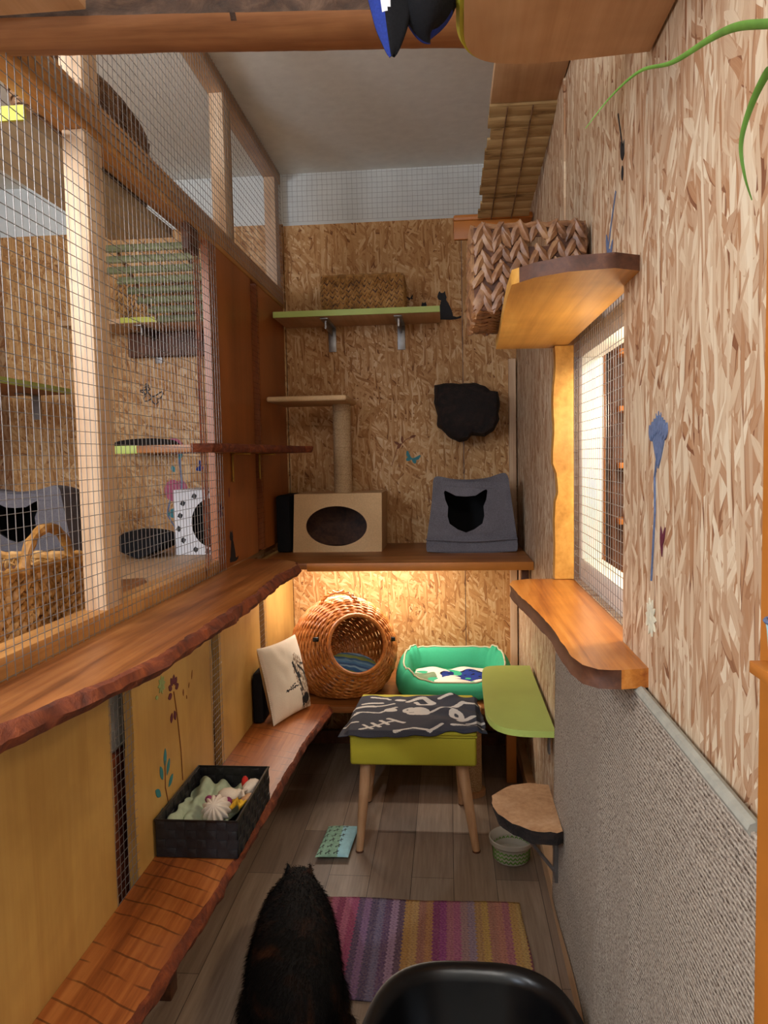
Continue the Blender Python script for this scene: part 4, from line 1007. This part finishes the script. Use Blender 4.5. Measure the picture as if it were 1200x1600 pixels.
for k in range(8):
    mb = MB(); f = k/8; z = 2.46-f*.30; mb.box((-1.58+f*.25, 3.20+f*.28, z-.034), (-1.08, 3.215+f*.28, z), .003, Matrix.Rotation(-.5, 3, 'X')); mb.build('slat', 'slats_green', t)
for x in (-1.45, -1.15):
    mb = MB(); mb.tube([(x, 3.225, 2.45), (x+.1, 3.49, 2.14)], .008, 6); mb.build('cord', 'twig', t)
for x in (-1.19, -1.10):
    mb = MB(); mb.box((x, 3.46, 2.235), (x+.025, 3.929, 2.258), .002); mb.build('support_arm', 'walnut', t)
t = thing('wall_shelf', 'dark shelf with lime green edge at the far left behind the mesh', 'shelf', (-2.2, 3.3, 1.86))
mb = MB(); mb.box((-2.42, 2.85, 1.865), (-1.955, 3.72, 1.89), .002); mb.build('board', 'shelf_x', t)
mb = MB(); mb.box((-1.955, 2.85, 1.866), (-1.945, 3.72, 1.892)); mb.box((-2.42, 2.85, 1.892), (-1.945, 3.72, 1.894)); mb.build('painted_edge', 'lime', t)
mb = MB(); mb.box((-2.15, 3.70, 1.74), (-2.11, 3.72, 1.865)); mb.box((-2.15, 3.55, 1.858), (-2.11, 3.72, 1.864)); mb.build('bracket', 'steel', t)
mb = MB(); mb.box((-1.47, 3.05, 1.545), (-1.16, 3.2, 1.575), .004); mb.box((-1.19, 2.75, 1.54), (-.90, 3.2, 1.57), .004)
t = thing('wall_shelf', 'bright green painted shelf board beyond the mesh at eye level', 'shelf', (-1.3, 3.1, 1.54))
mb.build('board', 'shelf_x', t); mb = MB(); mb.box((-1.475, 3.035, 1.543), (-1.16, 3.049, 1.577), .002); mb.build('painted_edge', 'lime', t)
mb = MB(); out = smoothpoly([(-1.80, 1.60), (-1.72, 1.63), (-1.50, 1.635), (-1.44, 1.60), (-1.47, 1.56), (-1.62, 1.55)], 2); mb.prism([(p.x, p.y) for p in out], PY(3.92), .0, .12)
tag(mb.build('bark_burl_step', 'bark_dark'), 'small dark bark step on the far wall behind the mesh post', 'shelf')
# black oval pod
mb = MB()
rings = []
for k in range(13):
    f = k/12; a = f*pi; rings.append([Vector((-1.40+math.cos(2*pi*j/28)*.125*(.9+.1*math.sin(a)), 3.20+f*.26, 1.073+(max(0, math.sin(2*pi*j/28)*.5+.5))**.55*.125*(.75+.25*math.sin(a)))) for j in range(28)])
mb.loft(rings); tag(mb.build('black_cushion', 'felt_dk'), 'low black rounded cushion on the platform behind the mesh', 'cushion')
# white cube house
t = thing('cube_cat_house', 'white cube cat house with dark spots and round hole behind the mesh', 'cat house', (-1.08, 3.5, 1.07))
mb = MB(); o_ = smoothpoly([(-1.27, 1.072), (-1.27, 1.072), (-1.27, 1.375), (-1.27, 1.375), (-.96, 1.375), (-.96, 1.375), (-.96, 1.072), (-.96, 1.072)], 2)
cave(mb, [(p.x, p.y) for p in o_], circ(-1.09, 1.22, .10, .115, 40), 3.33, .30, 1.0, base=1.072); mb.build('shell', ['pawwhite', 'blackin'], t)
for a in range(14):
    mb = MB(); an = a*.449+.2; x = -1.115+math.cos(an)*(.132+.008*(a % 3)); z = 1.222+math.sin(an)*(.135+.006*(a % 2)); r = .011
    blob = [(x+r*(1+.35*max(0, math.sin(q*.785*1.0*2)))*math.cos(q*.393), z+r*(1+.4*max(0, math.cos(q*1.57)))*math.sin(q*.393)) for q in range(16)]
    mb.prism(blob, PY(3.331), .0, .002); mb.build('paw_print', 'ink', t, smooth=False)
mb = MB()
for k in range(5): mb.ell((-1.22+k*.035, 3.908, 1.735+.008*math.sin(k*2)), (.026, .014, .022), None, 2)
tag(mb.build('white_toy', 'pawwhite'), 'white spotted furry toy fixed on the far wall behind the mesh', 'toy')

# ------------------------------------------------------------ wall stencils
def decal(name, label, polys, mp, mat, cat='wall sticker', th=.0014, group=None):
    mb = MB(); mats = mat if isinstance(mat, list) else [mat]
    for qi, p in enumerate(polys):
        mi = 0
        if isinstance(p, tuple) and isinstance(p[0], int): mi, p = p
        mb.mi = mi; mb.prism(p, mp, .0003, th+qi*.00012)
    return tag(mb.build(name, mats, smooth=False), label, cat, group)
def leafp(x, y, L, w, a, sx=1):
    pts = []
    for k in range(9): f = k/8; pts.append((f*L, w*math.sin(pi*f)**.8))
    for k in range(7, 0, -1): f = k/8; pts.append((f*L, -w*math.sin(pi*f)**.8))
    return [(x+(u*math.cos(a)-v*math.sin(a))*sx, y+u*math.sin(a)+v*math.cos(a)) for u, v in pts]
def line(P, w):
    L, R_ = [], []
    for i, p in enumerate(P):
        a = Vector(P[max(0, i-1)]); b = Vector(P[min(len(P)-1, i+1)]); t_ = (b-a).normalized(); n_ = Vector((-t_.y, t_.x))*w
        L.append((p[0]+n_.x, p[1]+n_.y)); R_.append((p[0]-n_.x, p[1]-n_.y))
    return L+R_[::-1]
# right wall (u = y, mirrored: larger y is to the left)
RW = PX(.35); LW = PXl(-.85); LU = PXl(-.86); BW = PY(3.93)
pl = [leafp(1.27, 1.475, .05+.045*math.cos((k-4)*.3), .0035, pi/2+(k-4)*.15) for k in range(9)]+[leafp(1.27+(k-3.5)*.011, 1.535-.004*abs(k-3.5), .030, .008, pi/2-(k-3.5)*.1) for k in range(8)]+[line([(1.272, 1.50), (1.288, 1.46), (1.285, 1.40), (1.305, 1.28)], .0008)]
decal('flower_sticker', 'slate blue dandelion-like flower stencil with long stem on the right wall', pl, RW, 'blue_print')
decal('leaf_sticker', 'small plum leaf stencil on the right wall below the blue flower', [leafp(1.245, 1.33, .05, .007, pi/2-.15), leafp(1.247, 1.345, .04, .005, pi/2+.5), leafp(1.24, 1.35, .03, .004, pi/2-.5)], RW, 'wine_print')
decal('flower_sticker', 'pale star-shaped flower stencil on the right wall beside the sill end', [leafp(1.31, 1.215, .034, .006, k*pi/5) for k in range(10)], RW, 'pale')
decal('leaf_sticker', 'dark blue twig stencil on the right wall above the round lit shelf', [line([(1.74, 1.90), (1.735, 1.96), (1.70, 2.01), (1.66, 2.06)], .004), leafp(1.74, 1.90, .07, .011, pi/2), leafp(1.72, 1.93, .05, .008, 2.3), leafp(1.70, 1.92, .045, .009, 1.0), leafp(1.735, 1.95, .05, .008, 1.2)], PX(.365), 'blue_print')
decal('ornament_sticker', 'small black ornamental flower stencil high on the right wall', [leafp(1.60, 2.10, .045, .010, pi/2-.3), leafp(1.60, 2.10, .04, .012, pi/2+.5), leafp(1.60, 2.09, .03, .008, -pi/2), line([(1.60, 2.13), (1.62, 2.17), (1.64, 2.21)], .002)], PX(.365), 'ink')
# back wall
def catsil(cx, cz, s_, flip=1):
    P = [(-.28, 0), (-.30, .10), (-.22, .18), (-.20, .35), (-.14, .52), (-.10, .66), (-.20, .70), (-.24, .80), (-.20, .92), (-.16, 1.0), (-.10, .93), (-.02, .93), (.04, 1.0), (.06, .88), (.10, .78), (.08, .68), (.16, .55), (.24, .38), (.30, .22), (.32, .10), (.45, .06), (.62, .10), (.60, .02), (.42, -.02), (.2, -.03)]
    return [(cx+flip*a*s_, cz+b*s_) for a, b in P]
decal('cat_silhouette', 'larger dark seated cat silhouette on the far wall at the shelf end', [catsil(-.01, 2.22, .145)], BW, 'ink')
decal('cat_silhouette', 'smaller dark crouching cat silhouette right of the shelf basket', [catsil(-.12, 2.228, .085, -1), circ(-.085, 2.25, .022, .016, 16)], BW, 'ink')
def bfly(cx, cz, s_, a=0):
    out = []
    for sx in (-1, 1):
        P = [(0, 0), (.35, .25), (.8, .75), (.95, .6), (.85, .15), (.55, -.05), (.7, -.3), (.55, -.55), (.25, -.45), (0, -.15)]
        out.append([(cx+(sx*u*math.cos(a)-v*math.sin(a))*s_, cz+(sx*u*math.sin(a)+v*math.cos(a))*s_) for u, v in P])
    return out
decal('butterfly_sticker', 'teal butterfly stencil in the middle of the far wall', bfly(-.19, 1.50, .042, -.35), BW, 'teal_print')
decal('butterfly_sticker', 'tiny dark butterfly stencil above the shelf basket end', bfly(-.185, 2.335, .018, .3), BW, 'ink')
decal('vine_sticker', 'faint brown vine stencil left of the teal butterfly on the far wall', [line([(-.30, 1.46), (-.27, 1.55), (-.22, 1.60), (-.17, 1.62)], .0016), leafp(-.27, 1.55, .04, .008, .9), leafp(-.24, 1.58, .04, .007, 1.6), leafp(-.20, 1.61, .035, .007, .3), leafp(-.25, 1.57, .04, .007, 2.6)], BW, 'brownline')
# lower left boards: u = y
decal('flower_sticker', 'plum flower stencil with long brown stem on the lower left board', [leafp(2.16+math.cos(a)*.015, .80+math.sin(a)*.022, .03, .010, a) for a in (.2, .8, 1.4, 2.0, 2.6, 3.3)]+[leafp(2.14, .74, .03, .009, -1.9), leafp(2.16, .74, .032, .009, -1.4)]+[(1, line([(2.16, .80), (2.18, .72), (2.20, .60), (2.205, .50)], .0016))]+[(1, line([(2.19, .90), (2.20, .95), (2.185, .99), (2.21, 1.02)], .0013))], LW, ['wine_print', 'brownline'])
decal('leaf_sticker', 'teal leafy sprig stencil on the lower left board beside the black basket', [leafp(2.07, .60, .055, .011, 1.45), leafp(2.05, .57, .05, .011, 1.9), leafp(2.08, .57, .05, .010, 1.0), leafp(2.03, .53, .05, .011, 2.4), leafp(2.09, .53, .045, .010, .6), leafp(2.04, .49, .045, .011, -2.3), leafp(2.08, .49, .045, .010, -1.6), (1, line([(2.07, .62), (2.065, .54), (2.09, .46), (2.12, .43)], .0013))], LW, ['teal_print', 'brownline'])
decal('flower_sticker', 'faded green flower stencil upper left of the plum one', [leafp(2.07, .85, .028, .006, k*pi/4) for k in range(8)]+[leafp(2.04, .82, .02, .006, 2.8)], LW, 'faded')
for q in ((2.24, .76, .022, .004, 1.5), (2.29, .77, .018, .003, 1.2), (2.32, .79, .03, .003, 1.3), (2.27, .74, .014, .003, 1.7)):
    decal('petal_sticker', 'tiny brown petal stencil scattered right of the plum flower stencil', [leafp(*q)], LW, 'brownline', group='petals beside the plum flower stencil')
decal('cat_silhouette', 'black climbing cat silhouette at the foot of the red-brown panel', [[(u*1.0, v) for u, v in catsil(2.86, 1.105, .125)]], LU, 'ink')
decal('flower_sticker', 'small dark flower stencil on the red-brown panel above the climbing cat', [leafp(2.73, 1.32, .035, .006, k*pi/3+.2) for k in range(6)], LU, 'wine_print')
decal('leaf_sticker', 'tiny dark leaf stencil on the red-brown panel under the eye-level shelf', [leafp(2.84, 1.36, .04, .006, 1.5)], LU, 'wine_print')
# next room wall
decal('butterfly_sticker', 'black outline butterfly stencil behind the mesh on the far wall', [line([(p[0], p[1]) for p in q]+[q[0]], .003) for q in bfly(-1.60, 1.86, .06, -.3)+bfly(-1.63, 1.90, .03, .8)], BW, 'ink')
decal('poppy_sticker', 'tall pink poppy stencil with blue stems behind the mesh', [(0, circ(-1.49, 1.60, .05, .035, 14)), (0, circ(-1.50, 1.35, .05, .06, 14)), (0, circ(-1.455, 1.36, .035, .045, 12)), (1, line([(-1.46, 1.56), (-1.45, 1.40), (-1.46, 1.25), (-1.45, 1.15)], .006)), (1, line([(-1.52, 1.30), (-1.54, 1.22), (-1.50, 1.15)], .004)), (2, leafp(-1.53, 1.22, .05, .012, .7)), (2, leafp(-1.50, 1.20, .05, .012, 2.4)), (2, leafp(-1.49, 1.45, .04, .012, 1.9)), (2, leafp(-1.46, 1.52, .04, .010, 1.1))], BW, ['pink_print', 'blue_print', 'teal_print'])
decal('bird_sticker', 'small navy bird stencil behind the mesh above the white cube', [leafp(-1.37, 1.46, .05, .014, .3), leafp(-1.34, 1.47, .045, .008, 1.7)], BW, 'navy2')

# blue cup at right edge
t = thing('blue_cup', 'blue and white cup cut off by the right picture edge', 'cup', (.345, .70, 1.288))
mb = MB(); mb.lathe([(.001, 1.288), (.018, 1.288), (.021, 1.325), (.0225, 1.335), (.021, 1.336), (.018, 1.28), (.001, 1.290)], (.328, .735, 0), 28); mb.build('body', 'aqua', t)
mb = MB(); mb.tube([(.328+.0225*math.cos(2*pi*k/28), .735+.0225*math.sin(2*pi*k/28), 1.335) for k in range(28)], .0022, 6, True); mb.build('rim', 'blue_print', t)
mb = MB(); mb.box((.305, .70, 1.274), (.337, .775, 1.2865), .001); mb.build('holder', 'orange', t)

# ------------------------------------------------------------ cat
t = thing('cat', 'large dark tortoiseshell cat crouching on the floor, seen from behind', 'cat', (-.43, 1.9, 0))
cyy = lambda y: 1.66+(y-1.66)*.90
cxx = lambda y: -.395-.16*(cyy(y)-1.66)
mb = MB(); spine = [(1.64, .085, .055, .06), (1.68, .112, .092, .095), (1.75, .132, .118, .12), (1.83, .142, .128, .132), (1.92, .148, .122, .130), (2.01, .152, .114, .120), (2.08, .160, .104, .104), (2.14, .170, .088, .086), (2.19, .178, .068, .066), (2.23, .188, .044, .046)]
rings = []
for (y, z, rx, rz) in spine: rings.append([Vector((cxx(y)+rx*math.cos(2*pi*k/28), cyy(y), max(.004, z+rz*math.sin(2*pi*k/28)))) for k in range(28)])
mb.loft(rings); hx_ = cxx(2.23); hy_ = cyy(2.225)
mb.ell((hx_, hy_, .192), (.050, .050, .044), Matrix.Rotation(-.2, 3, 'X'), 3)
mb.ell((hx_, hy_+.048, .178), (.026, .022, .019), None, 2)
for s_ in (-1, 1):
    mb.ell((hx_+s_*.029, hy_+.012, .18), (.023, .028, .022), None, 2)
    x = hx_+s_*.033; mb.loft([[Vector((x+.015*math.cos(a)*q+s_*.004*(1-q), hy_+.004+.008*math.sin(a)*q, .216+h)) for a in [2*pi*k/10 for k in range(10)]] for q, h in ((1, 0), (.8, .014), (.45, .028), (.12, .040))])
    bx_ = cxx(1.82); mb.ell((bx_+s_*.090, cyy(1.82), .072), (.052, .10, .070), None, 3)
    mb.ell((bx_+s_*.080, cyy(1.92), .022), (.026, .055, .020), None, 2)
    fx = cxx(2.12); mb.tube([(fx+s_*.052, cyy(2.09), .13), (fx+s_*.05, cyy(2.15), .07), (fx+s_*.046, cyy(2.17), .02)], [.036, .027, .02], 12)
    mb.ell((fx+s_*.045, cyy(2.20), .016), (.020, .034, .015), None, 2)
mb.tube([(-.385, 1.66, .06), (-.305, 1.63, .03), (-.275, 1.70, .024), (-.268, 1.78, .022), (-.275, 1.84, .02)], [.026, .024, .022, .02, .012], 12)
body = mb.build('body', 'fur', t)
md = body.modifiers.new('r', 'REMESH'); md.mode = 'VOXEL'; md.voxel_size = .007; md.use_smooth_shade = True
md = body.modifiers.new('s', 'SMOOTH'); md.iterations = 6; md.factor = .5
bpy.context.view_layer.update(); dg = bpy.context.evaluated_depsgraph_get(); ev = body.evaluated_get(dg); em = bpy.data.meshes.new_from_object(ev)
vs, fs = [], []
for v in em.vertices:
    for q in range(2):
        if random.random() < .25: continue
        n_ = v.normal; p = v.co+Vector([random.uniform(-.003, .003) for _ in range(3)])
        if p.z < .012: continue
        head = p.y > .22
        back = Vector((0, -1, -.25)) if not head else Vector((0, -.7, -.1))
        L = random.uniform(.012, .024)*(.45 if head else 1); d = (n_*.62+back*.8+Vector([random.uniform(-.25, .25) for _ in range(3)])).normalized()
        s_ = d.cross(n_); s_ = s_.normalized()*.0009 if s_.length > 1e-4 else Vector((.0009, 0, 0)); b = len(vs)
        vs += [p-s_, p+s_, p+d*L*.6+s_*.6-Vector((0, 0, .0008)), p+d*L-Vector((0, 0, .002)), p+d*L*.6-s_*.6-Vector((0, 0, .0008))]; fs.append((b, b+1, b+2, b+3, b+4))
me = bpy.data.meshes.new('fur'); me.from_pydata(vs, [], fs); me.materials.append(M['fur']); o = bpy.data.objects.new('fur', me); COL.objects.link(o); o.parent = t; o['kind'] = 'stuff'
for s_ in (-1, 1):
    mb = MB(); mb.ell((hx_+s_*.019, hy_+.044, .200), (.008, .005, .007), None, 2); mb.build('eye', 'yellow', t)
mb = MB(); mb.ell((hx_, hy_+.069, .184), (.005, .004, .004), None, 2); mb.build('nose', 'plum', t)
t.location.z = .006
